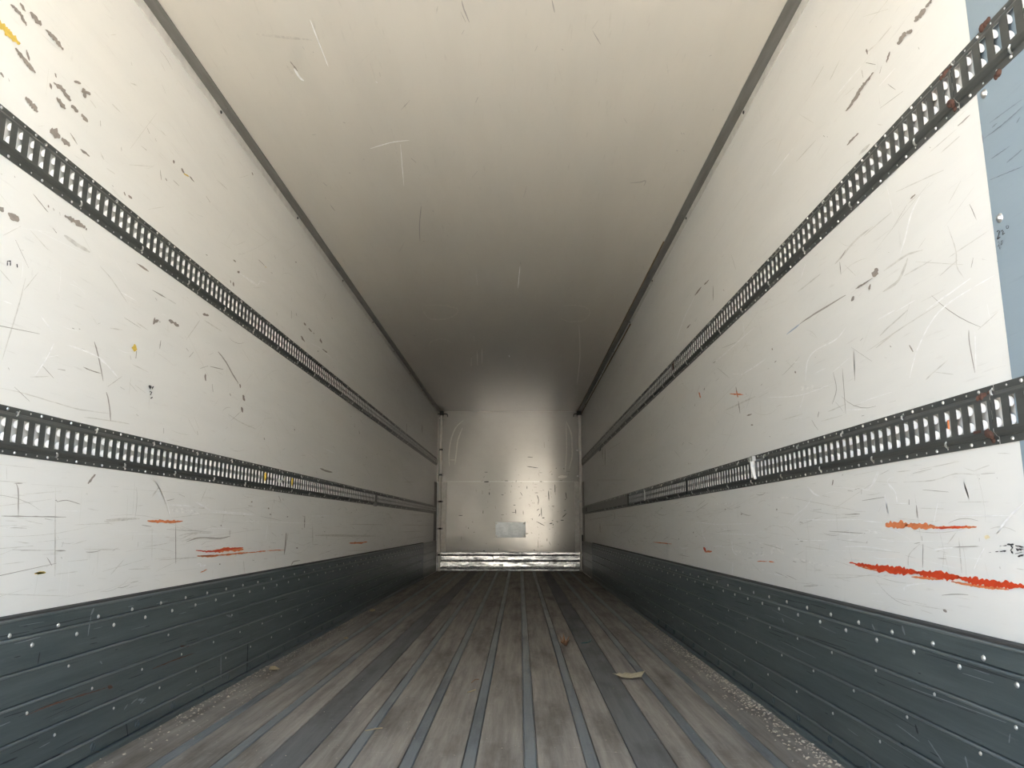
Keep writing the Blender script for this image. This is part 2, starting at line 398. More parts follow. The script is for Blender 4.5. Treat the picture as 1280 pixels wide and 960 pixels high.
MARKS = {
    ('L', 'chip'): "9270 10880 15 20 15 -25 20 40 5 -45 25 55 5 -40 20 35 -10 -60 40 70 -10 -70 30 60 0 -50 30 50 -10 -50 45 60 -10 -55 25 35 -5 -50 45 60 -35 -85 45 55 -20 -65 45 55 -20 -60 35 45 5 -40 30 40 -20 -45 20 20 -5 -35 20 30|9445 11035 10 20 5 -35 25 35 -5 -40 35 45 -20 -60 40 55 -20 -70 35 50 -5 -40 20 25 10 -20 10 10|9660 11050 20 30 0 -30 30 45 -10 -65 45 65 -20 -90 65 100 -20 -80 55 80 -30 -105 55 80 -45 -95 65 90 -35 -75 75 105 -15 -80 40 50 -15 -55 25 35|10030 11040 10 10 20 -15 20 35 20 -35 25 45 -15 -70 50 80 -20 -70 40 60 -15 -65 50 80 -15 -65 45 65 -25 -95 65 95 -15 -70 50 70 -25 -75 35 50 -20 -70 65 90 -30 -85 55 80 -35 -90 45 65 -15 -55 35 45 0 -35 20 25 0 -40 35 50 0 -40 10 15|9470 10345 20 25 5 -40 25 40 -10 -45 30 40 -10 -45 30 40 -20 -65 50 70 -20 -65 50 65 -30 -85 50 70 -10 -55 35 50 -15 -60 40 60 -20 -70 50 70 -30 -80 50 75 -15 -70 40 60 -20 -75 55 80 -20 -75 50 70 -30 -85 50 75 -20 -75 50 70 -10 -60 30 45 5 -35 20 30 5 -40 20 25|9690 10470 15 15 -5 -40 25 20 -20 -45 40 35 -20 -55 35 35 -20 -50 40 35 -20 -55 30 30 -5 -35 5 5|10355 10535 10 10 0 -30 30 25 -20 -45 25 25 5 -30 10 10|10350 10375 10 15 25 -25 20 35 10 -30 20 35 0 -50 35 70 -10 -80 55 95 -15 -75 55 90 -20 -80 40 60 -15 -70 50 70 -15 -70 60 80 -40 -95 45 60 -20 -75 55 70 -15 -70 55 70 -20 -70 60 75 -30 -80 40 50 10 -50 30 35|10270 10315 10 10 -10 -35 40 30 -30 -55 50 45 -30 -55 35 30 -10 -40 10 10|10460 10190 15 20 0 -40 30 35 -10 -55 65 80 -30 -80 50 60 -15 -60 40 50 -30 -80 65 75 -35 -80 75 90 -25 -75 35 40 0 -40 25 30|10830 10285 15 20 -10 -55 55 70 -15 -60 50 65 -15 -65 50 65 -30 -80 50 65 -20 -70 60 75 -10 -50 20 20|11105 10290 25 30 -15 -60 45 55 -5 -50 40 50 -30 -80 65 80 -25 -75 65 75 -25 -70 50 60 -5 -50 20 20|10830 10695 5 20 35 -20 15 55 30 -30 15 50 25 -40 15 50 35 -20 10 25|11065 10730 20 15 -30 -55 80 65 -90 -105 105 85 -50 -75 75 60 -80 -95 90 70 -70 -90 75 65 -35 -65 35 30|11145 10720 10 20 5 -45 35 60 10 -40 40 60 0 -50 35 55 5 -45 10 20|9795 9790 20 30 -15 -55 35 45 -10 -50 50 65 -20 -80 55 75 -10 -70 50 70 -50 -100 60 75 -20 -55 65 80 -55 -110 75 100 -25 -75 50 70 -50 -100 75 95 -35 -80 35 40 5 -40 25 30|10405 9625 45 65 -40 -105 70 95 -30 -90 115 160 -75 -155 90 130 -75 -150 85 115 -60 -135 90 125 -20 -80 55 80 -10 -65 20 30|10690 9640 25 35 -15 -65 45 60 -15 -60 60 75 -35 -85 70 85 -50 -105 75 100 -15 -65 60 75 -30 -75 45 50 -10 -50 30 35|11185 9725 10 10 25 -15 15 25 10 -40 30 45 10 -45 35 55 10 -40 30 40 10 -35 15 25 20 -30 20 30 20 -20 15 15|14620 11110 10 15 0 -45 65 50 -30 -65 60 50 -20 -60 60 45 5 -40 20 15|15005 11120 10 10 45 -20 40 35 20 -45 35 35 30 -35 30 25 50 -15 5 5|9260 9840 10 10 -10 -40 30 40 0 -35 25 25 -5 -35 20 25 0 -25 10 10|14240 11100 30 20 -30 -60 90 50 -45 -65 25 15|13990 10585 15 10 15 -30 30 20 10 -30 20 15|9575 8020 10 15 -5 -40 40 50 -20 -65 60 75 -35 -75 40 50 -5 -45 15 25|9750 8010 15 20 5 -40 25 45 0 -60 40 75 -25 -95 60 100 -35 -105 70 110 -35 -110 60 105 -20 -90 55 95 -25 -90 45 75 -5 -65 20 35|10980 8495 15 30 10 -40 20 35 30 -25 20 35 35 -45 40 80 -10 -80 35 60 -10 -80 55 100 5 -65 25 45 15 -45 35 65 0 -95 70 125 -15 -115 50 85 5 -70 45 75 15 -60 25 45 10 -45 30 60 5 -50 20 30|11565 8545 10 5 -15 -35 40 25 -15 -35 15 10|10565 8495 10 5 -10 -30 30 20 -5 -30 10 10|10690 8500 5 5 20 -35 15 10|12560 9625 20 15 0 -40 35 20 0 -40 20 15|12715 9635 15 15 10 -40 40 45 5 -45 50 50 5 -40 20 15|13215 8530 5 5 45 -10 10 10 35 -15 20 25 30 -30 30 35 25 -35 30 40 15 -45 35 45 20 -45 30 40 25 -35 30 35 30 -30 15 20 40 -15 10 10|14070 7730 20 5 -50 -45 60 10 -65 -45 85 15 -90 -50 85 15 -85 -50 40 5|14105 7640 -20 15 90 0 -60 40 105 -10 -55 35 85 5 -10 5|14260 7695 0 10 55 -5 5 15|14640 7825 30 35 35 -45 50 65 5 -85 65 80 35 -45 20 25|14860 7840 20 20 20 -45 70 70 -20 -85 60 60 10 -60 70 70 20 -45 15 15|16205 8400 5 15 65 -25 25 70 60 -50 15 45 60 -35 25 60 65 -30 10 25|16580 7125 15 5 -50 -55 95 25 -85 -65 80 20 -55 -55 70 15 -30 -50 35 10|18005 10020 30 30 5 -55 115 90 -5 -60 20 15|17790 9675 30 10 -55 -55 95 35 -70 -65 80 30 -40 -55 35 15|16125 9770 10 15 75 -10 15 15|17605 9665 15 5 -10 -40 50 20 -25 -50 30 10|12570 4610 20 -5 -60 5 40 -20 -50 0 40 -20 -70 0 45 -15 -70 -5 40 -15 -65 -10 50 -15 -85 -10 65 -20 -85 -10 35 -10 -50 -10 30 -10|18915 7040 60 15 -40 -55 125 35 -115 -75 115 35 -85 -70 135 40 -35 -55 50 15|18865 6720 50 15 -40 -60 140 35 -100 -75 120 30 -55 -65 50 10|18660 7275 45 15 -25 -60 90 20 -50 -65 35 10|18070 6930 35 10 35 -60 20 10|23880 10295 50 20 15 -65 150 70 20 -60 40 15|24445 10260 45 25 65 -45 85 40 30 -60 110 55 75 -40 30 15|25030 10255 45 20 90 -30 45 25|23625 9780 55 25 40 -55 115 55 -60 -100 160 70 15 -65 85 40 60 -45 45 15|25930 10270 80 25 -100 -100 190 65 -60 -80 165 55 -30 -75 50 15|26265 9965 25 20 115 -30 100 60 50 -70 105 65 120 -35 100 65 100 -45 35 20",
    ('L', 'yel'): "8970 10470 25 40 0 -40 25 35 5 -50 40 70 -20 -75 40 65 -10 -55 50 80 -20 -85 40 70 -35 -115 55 100 -30 -95 80 135 -55 -135 70 125 -35 -100 50 80 -25 -80 60 100 -40 -110 50 90 -50 -125 85 145 -60 -145 70 125 -35 -100 70 110 -45 -115 55 95 -25 -90 50 80 -20 -75 70 110 -50 -130 65 105 -25 -80 40 65 0 -50 25 40 -10 -55 40 65 0 -50 25 40|14750 11045 15 25 60 -15 20 35 50 -20 25 40 55 -20 20 25|13405 7040 35 10 -55 -50 105 25 -160 -70 175 40 -125 -65 155 35 -105 -60 35 10|11250 3075 -5 15 50 -15 -5 20 50 -30 -10 40 55 -30 -15 35 60 -40 -15 35 60 -35 -15 35 55 -25 -5 10|11265 3080 0 10 45 -15 -5 25 55 -30 -10 30 55 -30 -10 25 55 -25 -5 20 45 -10 0 5|19935 10835 15 15 115 -10 15 10",
    ('L', 'scr'): "10890 9845 10 5 85 -55 25 25 90 -60 5 5|11635 10485 10 5 20 -95 10 5|13140 11195 10 5 95 -65 10 10|13465 11165 10 5 55 -45 10 5|12995 10745 5 5 205 15 5 10|12340 10375 10 5 15 -65 10 5|9425 9855 5 5 25 -40 5 10|13770 10650 10 5 20 -100 25 15 25 -95 10 10|14325 10705 10 5 125 -10 15 15 130 -10 5 5|9530 8490 10 5 5 -10 5 5|9785 8580 10 5 10 -20 10 5|12185 9580 10 5 35 -20 5 5|10220 8510 5 5 30 -20 5 10 45 -30 10 15 45 -35 15 15 40 -30 15 15 35 -30 10 10 40 -30 15 15 35 -25 5 10 30 -15 0 5|10740 8200 5 5 100 -45 10 10|10860 8510 5 5 15 -55 5 5|15905 11080 15 5 220 -55 15 10|10080 7600 0 0 85 25 0 5|13890 8225 5 5 180 -5 15 20 175 -20 20 30 185 -10 5 5|11500 6835 5 10 50 -10 5 10|11680 6870 0 10 35 -10 5 10|13515 6935 20 5 -20 -145 20 5|13315 6805 10 0 35 -65 10 0|12140 6775 10 5 10 -40 20 10 15 -60 35 15 5 -75 35 15 20 -80 30 10 25 -105 35 10 30 -120 35 10 30 -115 25 5 25 -80 10 5|11910 6295 0 5 40 -10 5 10 50 -20 10 20 55 -20 10 15 60 -15 10 15 70 -15 5 15 80 -15 5 20 80 -10 0 10 55 -5 0 5|11255 6125 5 5 185 10 0 10|14400 7365 10 0 -30 -95 35 5 -30 -95 10 0|15530 7470 15 5 115 -50 10 5|15910 7480 10 0 -210 -165 15 -5|17205 7775 15 10 65 -40 30 20 105 -55 45 25 100 -70 50 25 85 -70 60 30 60 -75 55 25 55 -75 55 25 55 -75 55 25 45 -75 65 25 60 -70 65 30 65 -75 50 25 65 -60 40 15 50 -40 20 10|16305 7185 -5 5 420 140 -10 5|16825 7340 0 10 365 25 5 20 380 30 5 10|10150 5915 10 5 20 -30 5 0|13085 6180 0 5 155 -25 0 5|12650 6015 10 5 0 -25 20 5 -5 -30 30 10 -5 -40 35 10 -15 -45 35 10 -15 -50 35 10 -10 -55 30 10 -10 -55 40 5 -20 -55 35 10 -15 -55 35 5 -20 -60 35 5 -15 -50 25 5 -10 -40 15 5|14830 5675 15 0 10 -105 15 0|10610 4350 5 0 5 -15 10 5 5 -25 15 5 0 -35 25 0 -10 -50 25 5 -5 -80 25 0 -10 -105 25 0 0 -95 15 0 0 -70 5 0|10570 4350 0 5 90 -5 0 15 90 -5 0 5|10365 3900 0 0 90 -5 0 10 130 -10 -5 10 160 -10 0 15 180 -15 -5 10 115 -10 0 10 115 -10 -5 15 140 -15 0 10 140 -10 0 15 135 -15 0 15 140 -15 -5 10 195 -5 0 5|16285 3425 -5 5 120 10 -10 10 180 10 -15 20 215 0 -15 25 230 -10 -5 20 265 -20 -5 20 310 -30 0 20 310 -40 -5 25 270 -30 -5 25 220 -15 -15 20 190 -5 -20 20 155 -5 -15 15 110 0 -10 5|19845 4275 0 10 330 -20 0 10|18685 3640 15 0 -10 -95 15 0|17000 6970 15 0 60 -175 20 5|16395 5805 10 5 35 -85 15 0|13720 5790 5 5 75 -30 5 5|11555 4150 5 5 75 -30 5 5|11590 4125 -5 0 50 5 -5 5 70 5 -5 10 85 0 -5 10 80 -5 0 10 95 -20 0 10 105 -25 5 10 100 -25 0 10 70 -20 0 5|11570 4155 10 5 15 -15 5 5|11705 3390 0 5 135 -15 -5 20 135 -15 0 5|11880 3525 5 0 -30 -75 5 -5|11505 3305 5 0 60 -65 20 5 60 -70 5 5|11520 3165 -5 5 65 5 0 0|11715 3605 5 0 35 -30 5 0|12370 4280 0 5 40 -10 0 5|11860 3290 5 5 30 -25 5 5|13360 3340 -5 5 75 10 -5 5|15750 4410 5 5 290 -50 0 5|15715 3750 10 0 5 -110 20 0 -5 -105 35 -5 -10 -105 30 0 -10 -105 30 -5 -10 -105 35 0 -10 -110 30 0 0 -105 10 0|18710 3665 10 0 5 -180 10 0|26775 5755 25 15 85 -35 55 35 120 -50 80 55 145 -65 65 50 160 -60 60 60 205 -65 50 70 250 -65 40 60 245 -45 30 45 175 -25 15 15|23220 3555 40 0 -60 -60 90 0 -100 -85 100 -5 -125 -90 130 -5 -135 -85 135 -10 -150 -75 125 -10 -150 -80 125 -10 -115 -75 70 -5 -70 -50 40 0|23425 3535 20 0 -95 -200 25 0|25135 4085 35 0 -70 -200 130 0 -70 -195 40 0|24895 3690 35 0 20 -45 35 5|23940 2550 -25 0 65 20 -45 5 105 20 -80 15 135 20 -80 20 155 0 -40 20 190 -10 -25 25 235 -30 -20 25 225 -20 -10 15 150 -15 -5 10|22310 4620 35 5 185 -155 30 5|22710 4555 25 5 45 -60 30 0|21910 4510 20 0 15 -100 30 0|37290 7235 40 15 140 -20 45 20|19430 10845 15 15 455 -10 20 15|20475 10845 15 15 105 0 15 10|21170 9880 15 5 30 -110 15 5|22525 10315 25 5 35 -245 20 5|23010 10365 35 15 35 -75 35 15|27425 11470 50 15 45 -65 45 15|18290 10615 5 5 110 15 5 5|32985 7855 70 10 80 -125 65 10|46920 10015 85 10 5 -505 90 15|54365 11005 75 10 -135 -350 270 35 -110 -340 95 10|53070 4060 -5 15 2450 0 0 15",
    ('L', 'mid'): "11930 10965 5 10 120 -20 20 30 120 -15 10 5|12420 11675 0 5 130 40 10 30 130 35 5 5|11735 9960 5 10 50 -55 30 25 50 -50 10 5|11955 9785 5 5 135 0 10 20 140 5 0 5|12375 12070 15 10 30 -55 15 10|11305 10660 5 10 80 -30 20 20 80 -35 5 10|16425 11715 5 5 200 0 30 35 195 -10 25 25 210 5 10 5|13630 11425 5 5 115 -10 20 25 110 -10 10 5|10280 7255 5 0 -20 -70 10 0 -25 -100 15 5 -35 -120 20 5 -45 -125 25 0 -45 -70 30 5 -40 -70 25 0 -45 -75 25 0 -40 -75 25 0 -45 -75 25 0 -45 -75 30 5 -40 -65 20 0 -35 -60 20 0 -45 -100 25 0 -40 -85 15 0 -25 -65 10 0 -20 -50 5 0|10545 7435 5 0 -80 -90 15 0 -80 -90 15 0 -80 -90 20 0 -80 -85 5 -5|11030 8195 15 20 35 -35 30 45 40 -65 45 65 55 -65 45 65 45 -80 45 70 65 -55 35 55 75 -60 45 70 70 -55 25 40 55 -25 15 20|14470 8245 5 5 210 -10 20 25 210 -15 5 10|10640 5880 0 5 140 20 0 15 145 15 -5 15 150 25 0 5|13415 7460 5 5 135 -30 20 25 140 -30 15 15 150 -25 5 5|16105 8245 10 0 -180 -155 40 -5 -185 -150 30 0 -185 -150 30 0 -165 -145 10 0|16310 8295 10 10 230 -20 25 30 230 -30 30 30 240 -25 20 25 260 -15 5 10|12085 8070 5 5 60 -25 10 10 80 -35 15 15 100 -45 20 15 105 -55 20 15 125 -75 20 15 65 -50 20 15 65 -55 20 15 145 -85 15 10 105 -55 5 5|10250 7970 5 0 80 -30 10 10 75 -40 15 15 80 -40 10 10 80 -40 10 15 85 -35 5 5|9755 7190 0 5 85 -45 10 10 80 -45 10 10 85 -45 0 5|12580 7120 0 10 190 15 0 25 195 15 0 10|13415 6665 0 5 190 -20 15 20 190 -25 10 15 205 -20 0 5|15875 8355 10 10 215 -80 5 5|17995 10475 0 10 330 100 0 10|10050 5610 0 5 85 0 0 5 120 -5 0 10 155 -5 0 10 90 -10 5 10 90 -15 5 20 120 -20 0 15 125 -15 0 15 150 -20 5 15 155 -20 5 15 150 -15 5 15 155 -20 5 15 125 -20 5 20 125 -20 5 15 145 -15 5 20 75 -20 0 20 60 -15 0 20 100 -10 5 15 180 0 0 10 225 5 0 10 225 10 0 5 155 5 0 5|12085 5500 0 5 150 0 0 15 225 0 0 15 250 -5 5 20 220 -5 0 20 180 -10 5 20 170 -10 5 15 145 -10 0 15 105 -5 0 5|11530 4335 5 0 10 -90 10 0 0 -65 15 0 -5 -65 15 0 -5 -80 20 0 -5 -75 20 0 -10 -85 20 0 0 -80 20 0 0 -100 15 0 0 -95 20 0 -10 -75 20 0 -5 -75 20 0 -5 -75 15 -5 -5 -65 20 -5 -5 -65 15 -5 0 -65 15 -5 0 -70 10 0 5 -75 5 0|15710 3840 10 0 0 -105 30 0 -15 -110 35 0 -15 -110 40 0 -15 -110 35 0 -15 -110 35 0 -15 -110 30 0 0 -110 10 0|14465 4665 5 0 70 -30 10 10 95 -45 20 10 100 -65 35 15 95 -90 35 15 105 -135 35 5 40 -85 35 5 35 -90 45 10 35 -85 35 5 40 -85 25 5 80 -115 10 0|13055 3860 -5 10 110 -15 -5 25 160 -25 -10 35 185 -30 -10 40 170 -35 -10 40 170 -30 -10 30 175 -30 -10 40 155 -30 -5 25 110 -15 -5 10|15880 3555 -5 5 115 0 -10 15 170 0 -10 20 205 -5 -15 20 220 -10 -10 25 270 -20 -5 20 315 -25 -5 20 300 -25 0 20 215 -15 -5 5|18075 6425 5 5 125 -25 15 15 175 -40 25 20 215 -45 20 20 225 -40 25 20 270 -35 20 25 320 -35 20 25 305 -25 15 20 220 -20 5 10|14820 4495 15 -5 -135 -75 35 -10 -130 -75 10 0|11790 3040 -5 5 140 -5 -5 10 145 -10 -5 10 150 -10 -5 15 150 -10 -5 5|13775 3180 5 -5 -115 -55 20 -10 -125 -50 20 -10 -120 -50 20 -10 -110 -50 5 -5|10485 3835 0 5 125 -10 0 10 130 -10 0 5|10515 3745 0 5 110 -15 0 15 110 -15 0 15 115 -20 -5 15 120 -15 -5 5|10880 3850 0 0 145 -25 0 10 145 -30 0 10 150 -25 0 5|12130 3475 -5 0 140 15 -10 10 140 10 -10 15 145 10 -5 5|11595 3895 5 0 10 -95 10 0 0 -65 15 0 -5 -65 20 0 -5 -75 20 0 -5 -70 20 0 -10 -65 20 0 -5 -65 20 0 0 -110 20 0 0 -110 15 0 5 -90 10 -5 0 -60 5 -5|12990 3850 5 5 150 -45 5 10 155 -45 5 0|12995 3835 0 5 195 -5 -10 20 205 -10 -10 20 210 -15 -5 20 210 -5 0 10|10705 3555 0 0 125 -15 0 10 130 -25 0 10 130 -15 0 0|10485 3250 0 0 115 0 0 5 115 -5 0 10 120 -5 -5 10 125 -5 0 5 125 0 0 0|12470 4040 0 5 160 -20 0 10 165 -20 0 5|12825 3080 5 0 -45 -105 5 0|12515 3390 0 0 170 -10 0 10 175 -15 0 10 180 -15 -5 15 190 -20 -5 15 190 -20 0 10 195 -10 0 5|14540 4680 10 5 45 -40 15 10 65 -55 25 10 75 -65 25 5 70 -70 25 5 80 -90 25 10 90 -105 30 5 80 -100 20 5 65 -70 10 5|14845 4495 15 0 -150 -90 40 -10 -140 -90 10 0|17135 4620 10 0 -110 -110 30 -5 -120 -110 35 -5 -110 -105 10 0|16795 4145 -5 10 255 -15 -5 30 260 -10 -5 5|14720 3725 5 0 0 -100 25 0 -5 -100 20 0 -5 -100 25 -5 -5 -100 25 0 -10 -100 20 0 5 -100 5 0|19750 2905 15 0 20 -125 55 0 0 -125 50 0 25 -125 15 0|15990 3485 -10 5 110 15 -15 10 170 15 -25 15 185 15 -20 15 175 5 -15 20 165 -10 -15 25 170 -15 -5 20 145 -15 -5 15 105 -10 0 5|16055 3445 0 5 165 5 -10 15 250 5 -15 20 285 0 -10 20 265 -10 -5 20 245 -30 5 20 255 -45 5 25 230 -45 5 15 165 -30 0 5|14475 3365 -5 5 215 5 -10 10 220 0 -5 15 225 -5 -10 15 235 0 -10 15 240 5 -5 0|15110 3105 0 5 235 -15 -5 20 250 -25 -10 20 260 -20 -10 25 265 -30 -5 20 275 -25 -10 25 280 -25 -5 20 290 -20 0 10|13950 2990 0 5 210 -15 -5 15 215 -25 -5 15 220 -25 0 15 225 -20 0 5|14020 3630 10 0 -35 -120 10 0|26180 3730 30 0 -35 -210 105 0 -65 -205 115 -5 -40 -205 30 0|27580 3440 0 10 720 -25 -5 25 765 -35 -5 25 805 -35 -5 25 850 -25 -5 5|31830 3815 0 5 1075 -15 0 25 1155 -30 -5 30 1235 -35 -5 40 1335 -40 -5 35 1435 -35 -5 30 1550 -25 -5 15|25575 3075 0 5 1000 -40 0 5|31775 2745 0 10 1110 -50 -5 20 1195 -60 -5 30 1280 -70 -5 25 1385 -70 -10 35 1495 -80 -5 30 1620 -70 -5 15|21085 3380 20 0 20 -200 20 0|22205 5940 15 0 55 -130 20 0|36910 4565 35 0 10 -285 45 0|26505 3425 -5 20 750 -40 -5 40 790 -60 -5 50 840 -70 -10 60 895 -80 -10 75 950 -90 -15 80 1015 -95 -15 80 1080 -95 -10 80 1150 -105 -10 80 1235 -95 -10 75 1325 -80 -10 45 1425 -55 -5 25|21530 11370 15 5 70 -120 20 5|22455 10720 15 10 45 -120 20 5|44650 7510 45 5 1150 -150 50 10|51765 8375 45 10 1810 -60 45 15|44770 6985 -5 10 3215 250 -5 10|45975 6650 35 10 1805 -155 140 30 1965 -160 45 10|46450 6375 -5 10 2550 120 -5 35 2845 135 0 10|45340 3785 0 15 2120 -25 -5 35 2330 -40 -5 45 2570 -45 -5 40 2850 -40 -10 40 3175 -40 -5 35 3560 -30 -5 15|45415 3380 -5 10 2300 -30 -10 35 2550 -45 -15 45 2835 -50 -15 35 3170 -35 -10 15|48920 4420 0 10 2440 10 -5 35 2700 0 -5 30 3000 5 -5 35 3345 25 0 10|45865 5145 5 15 2465 15 15 40 2745 25 5 10|47895 2935 -10 5 2220 -5 -40 30 2450 -25 -40 35 2695 -20 -45 30 2970 -10 -15 10",
    ('L', 'ink'): "9880 7300 -20 -5 15 35 -20 -5 10 30 -10 5 60 10 10 20 -10 -45 20 5 -15 -35 20 5|10045 7380 20 10 -10 -35 20 10 -10 -30 20 10|14070 6385 35 15 -5 -40 35 10 25 -35 -30 5 50 65 -35 -10 -55 5 -5 -15|14185 6385 40 10 5 -50 -15 20 65 45 -40 0|14135 6275 5 20 60 -10 35 10 -80 -70 35 0|14205 6155 -25 15 95 20 -20 15",
    ('L', 'wht'): "9830 6790 0 5 120 -5 5 15 120 -5 0 5|11075 6485 10 0 -40 -50 20 -5 -60 -70 30 -5 -70 -80 25 0 -75 -75 30 -5 -80 -75 25 -5 -85 -75 25 -5 -75 -70 15 -5 -50 -45 10 -5|11400 6535 0 5 75 0 0 15 105 -15 10 25 115 -20 10 25 115 -20 10 25 115 -25 10 25 125 -30 10 25 115 -25 10 20 80 -20 5 10|12300 6545 15 15 95 -65 50 45 100 -65 15 10|12565 6480 10 5 120 -65 25 20 110 -75 30 25 125 -65 10 5|18140 10025 10 10 270 5 35 35 265 -10 45 40 265 -10 40 40 300 5 10 10|10695 6810 5 5 70 -50 20 15 65 -55 15 15 70 -55 10 15 75 -50 5 5|12775 7835 5 5 175 -10 15 20 175 -20 15 20 185 -10 5 5|15310 4175 0 5 270 -15 0 25 280 -25 -5 20 290 -20 0 25 300 -20 0 10|16625 4275 10 5 235 -70 30 25 235 -80 30 25 250 -75 10 10|17425 4070 0 10 335 -20 0 20 345 -25 0 30 360 -35 0 30 370 -35 0 25 390 -30 0 30 405 -35 0 35 425 -35 0 25 440 -25 0 10|16830 2920 -5 10 60 0 -15 10 95 -5 -20 15 95 -10 -20 25 60 -20 10 20 -30 -20 70 0 -70 -15 65 -10 -70 -15 65 -5 -35 -25 20 30 55 -25 -15 20 105 -20 -25 25 105 -20 -20 25 40 -20 30 20 -50 -15 45 -15 -90 5 35 -20 -85 0 25 -10 -55 0 10 -10|15310 4180 0 5 240 -10 -5 20 250 -15 -5 20 255 -15 0 15 260 -5 0 5|16560 4270 5 5 225 -60 25 15 230 -65 15 15 240 -65 10 5|17460 4100 0 5 330 -10 0 15 340 -20 0 15 355 -20 0 20 370 -25 0 20 385 -20 0 15 395 -25 5 20 415 -20 0 15 435 -15 0 5|19435 3890 0 5 350 -15 0 15 365 -20 0 20 375 -20 0 10|17305 3705 0 5 325 -10 -5 15 335 -15 0 15 345 -20 0 15 360 -10 0 5|15035 4395 10 5 35 -55 30 5 40 -85 45 10 40 -90 45 5 25 -75 40 5 -5 -60 40 0 -20 -55 50 5 -25 -45 35 0 -10 -30 10 0|20525 3875 0 10 425 -15 -5 10 645 -15 -5 15 375 -20 0 20 390 -25 -5 20 765 -25 -5 20 800 -25 -5 20 890 -25 0 20 845 -25 0 15 625 -15 0 5|25715 4080 0 5 715 -5 -5 25 760 -15 -10 30 805 -15 -5 30 850 -5 0 10|27015 6500 15 10 600 -35 50 35 620 -45 55 35 665 -35 20 10|29325 6245 15 10 335 -15 20 15|21455 3810 15 0 -60 -145 55 -5 -85 -145 55 -5 -70 -145 15 0|18210 10025 10 10 205 0 20 15 305 0 25 20 320 0 35 35 240 0 15 25 145 30 -35 10 105 55 -65 -10 90 65 -65 -10 115 45 -30 15 135 15 10 30 140 5 20 30 130 5 15 15 90 10 10 5|24825 9830 10 10 175 0 30 30 260 5 30 30 305 -5 45 40 320 -10 55 35 380 -25 55 35 440 -40 75 40 430 -35 45 25 315 -20 25 15",
    ('L', 'org'): "14500 3855 0 15 70 -30 -5 30 75 -35 -5 35 70 -40 -5 45 75 -45 -5 40 70 -40 -5 50 85 -65 -5 55 80 -40 -5 60 80 -55 -5 45 80 -50 -10 50 80 -60 -5 45 80 -50 -10 60 75 -50 -10 60 85 -70 -15 55 80 -55 -10 55 80 -50 -10 50 85 -50 -20 70 90 -65 -10 40 105 -30 -15 40 110 -35 -10 30 75 -20 -5 20 70 -15 -5 15|17710 3180 -15 25 100 -25 -15 30 110 -60 -30 65 145 -45 -25 55 165 -95 -40 90 120 -65 -30 75 135 -90 -45 100 125 -70 -40 90 180 -100 -40 90 175 -100 -35 110 165 -90 -20 60 160 -75 -20 75 170 -105 -25 115 170 -90 -20 80 155 -100 -20 95 150 -75 -15 65 110 -65 -10 50 105 -40 -10 25|17055 3110 0 10 95 -15 0 15 100 -20 -5 20 100 -25 -5 20 100 -20 -5 20 100 -25 -5 25 115 -25 -5 20 120 -30 -10 30 120 -30 -5 20 120 -40 -15 50 120 -35 -10 25 120 -25 -10 20 110 -25 -10 35 115 -40 -10 30 115 -25 -5 20 120 -35 -20 45 130 -45 -25 50 135 -45 -20 35 125 -25 -15 25 120 -25 -10 25 130 -35 -20 40 120 -25 -10 20 125 -35 -20 45 130 -45 -20 45 135 -50 -20 45 130 -35 -15 35 130 -35 -10 25 130 -25 -10 30 125 -25 -5 15 130 -20 -10 20 170 -25 -10 25 175 -25 -10 25 125 -25 -10 15 125 -10 -5 10|16895 3105 0 20 95 -30 -5 25 95 -25 0 20 95 -40 -5 45 100 -35 -5 30 100 -40 -5 35 105 -50 -10 55 105 -50 -5 50 105 -55 -10 55 110 -55 -5 35 105 -45 -5 35 105 -30 0 20|17125 2745 -5 5 100 0 -25 20 115 -10 -20 15 105 0 -20 20 105 0 -10 5|31970 3035 -5 30 330 -50 -10 55 490 -65 -10 50 280 -60 -20 85 295 -80 -20 50 540 -65 -35 65 555 -90 -60 80 560 -45 -35 40 505 -35 -45 50 375 -40 -25 25|20675 3075 -5 10 160 -20 -10 20 165 -30 -20 40 170 -30 -10 25 175 -35 -15 35 170 -25 -10 15|21540 3075 0 10 150 -15 0 10 155 -20 -10 25 160 -25 -5 20 160 -25 -5 20 165 -20 -10 25 165 -25 -5 20 170 -30 -10 30 170 -30 0 15 170 -15 -5 10 170 -15 0 10",
    ('L', 'red'): "16800 3230 0 15 80 -20 0 15 80 -25 0 20 115 -25 0 20 120 -40 0 25 85 -20 0 25 90 -50 0 35 90 -25 -5 35 130 -45 -5 40 130 -40 -10 30 115 -30 -15 30 130 -40 -30 45 130 -45 -35 55 135 -45 -35 50 130 -35 -25 30 130 -30 -30 40 135 -30 -25 40 140 -45 -25 45 125 -55 -30 60 115 -45 -20 45 120 -60 -20 45 125 -40 -25 55 130 -45 -15 35 120 -25 -15 25 120 -40 -15 40 110 -25 -10 25 110 -25 -10 25 120 -25 -10 20 115 -15 -5 15",
    ('L', 'wfaint'): "15510 4065 -5 30 95 -45 0 65 135 -75 0 85 160 -95 5 95 155 -110 25 120 175 -125 30 100 205 -120 35 110 190 -110 25 65 145 -60 10 35|30320 12050 30 15 175 -30 65 30 245 -45 125 55 235 -75 115 45 125 -110 155 50 0 -165 140 35 -60 -205 150 40 -100 -205 115 30 -50 -135 50 10|29495 11910 30 10 455 -50 30 15",
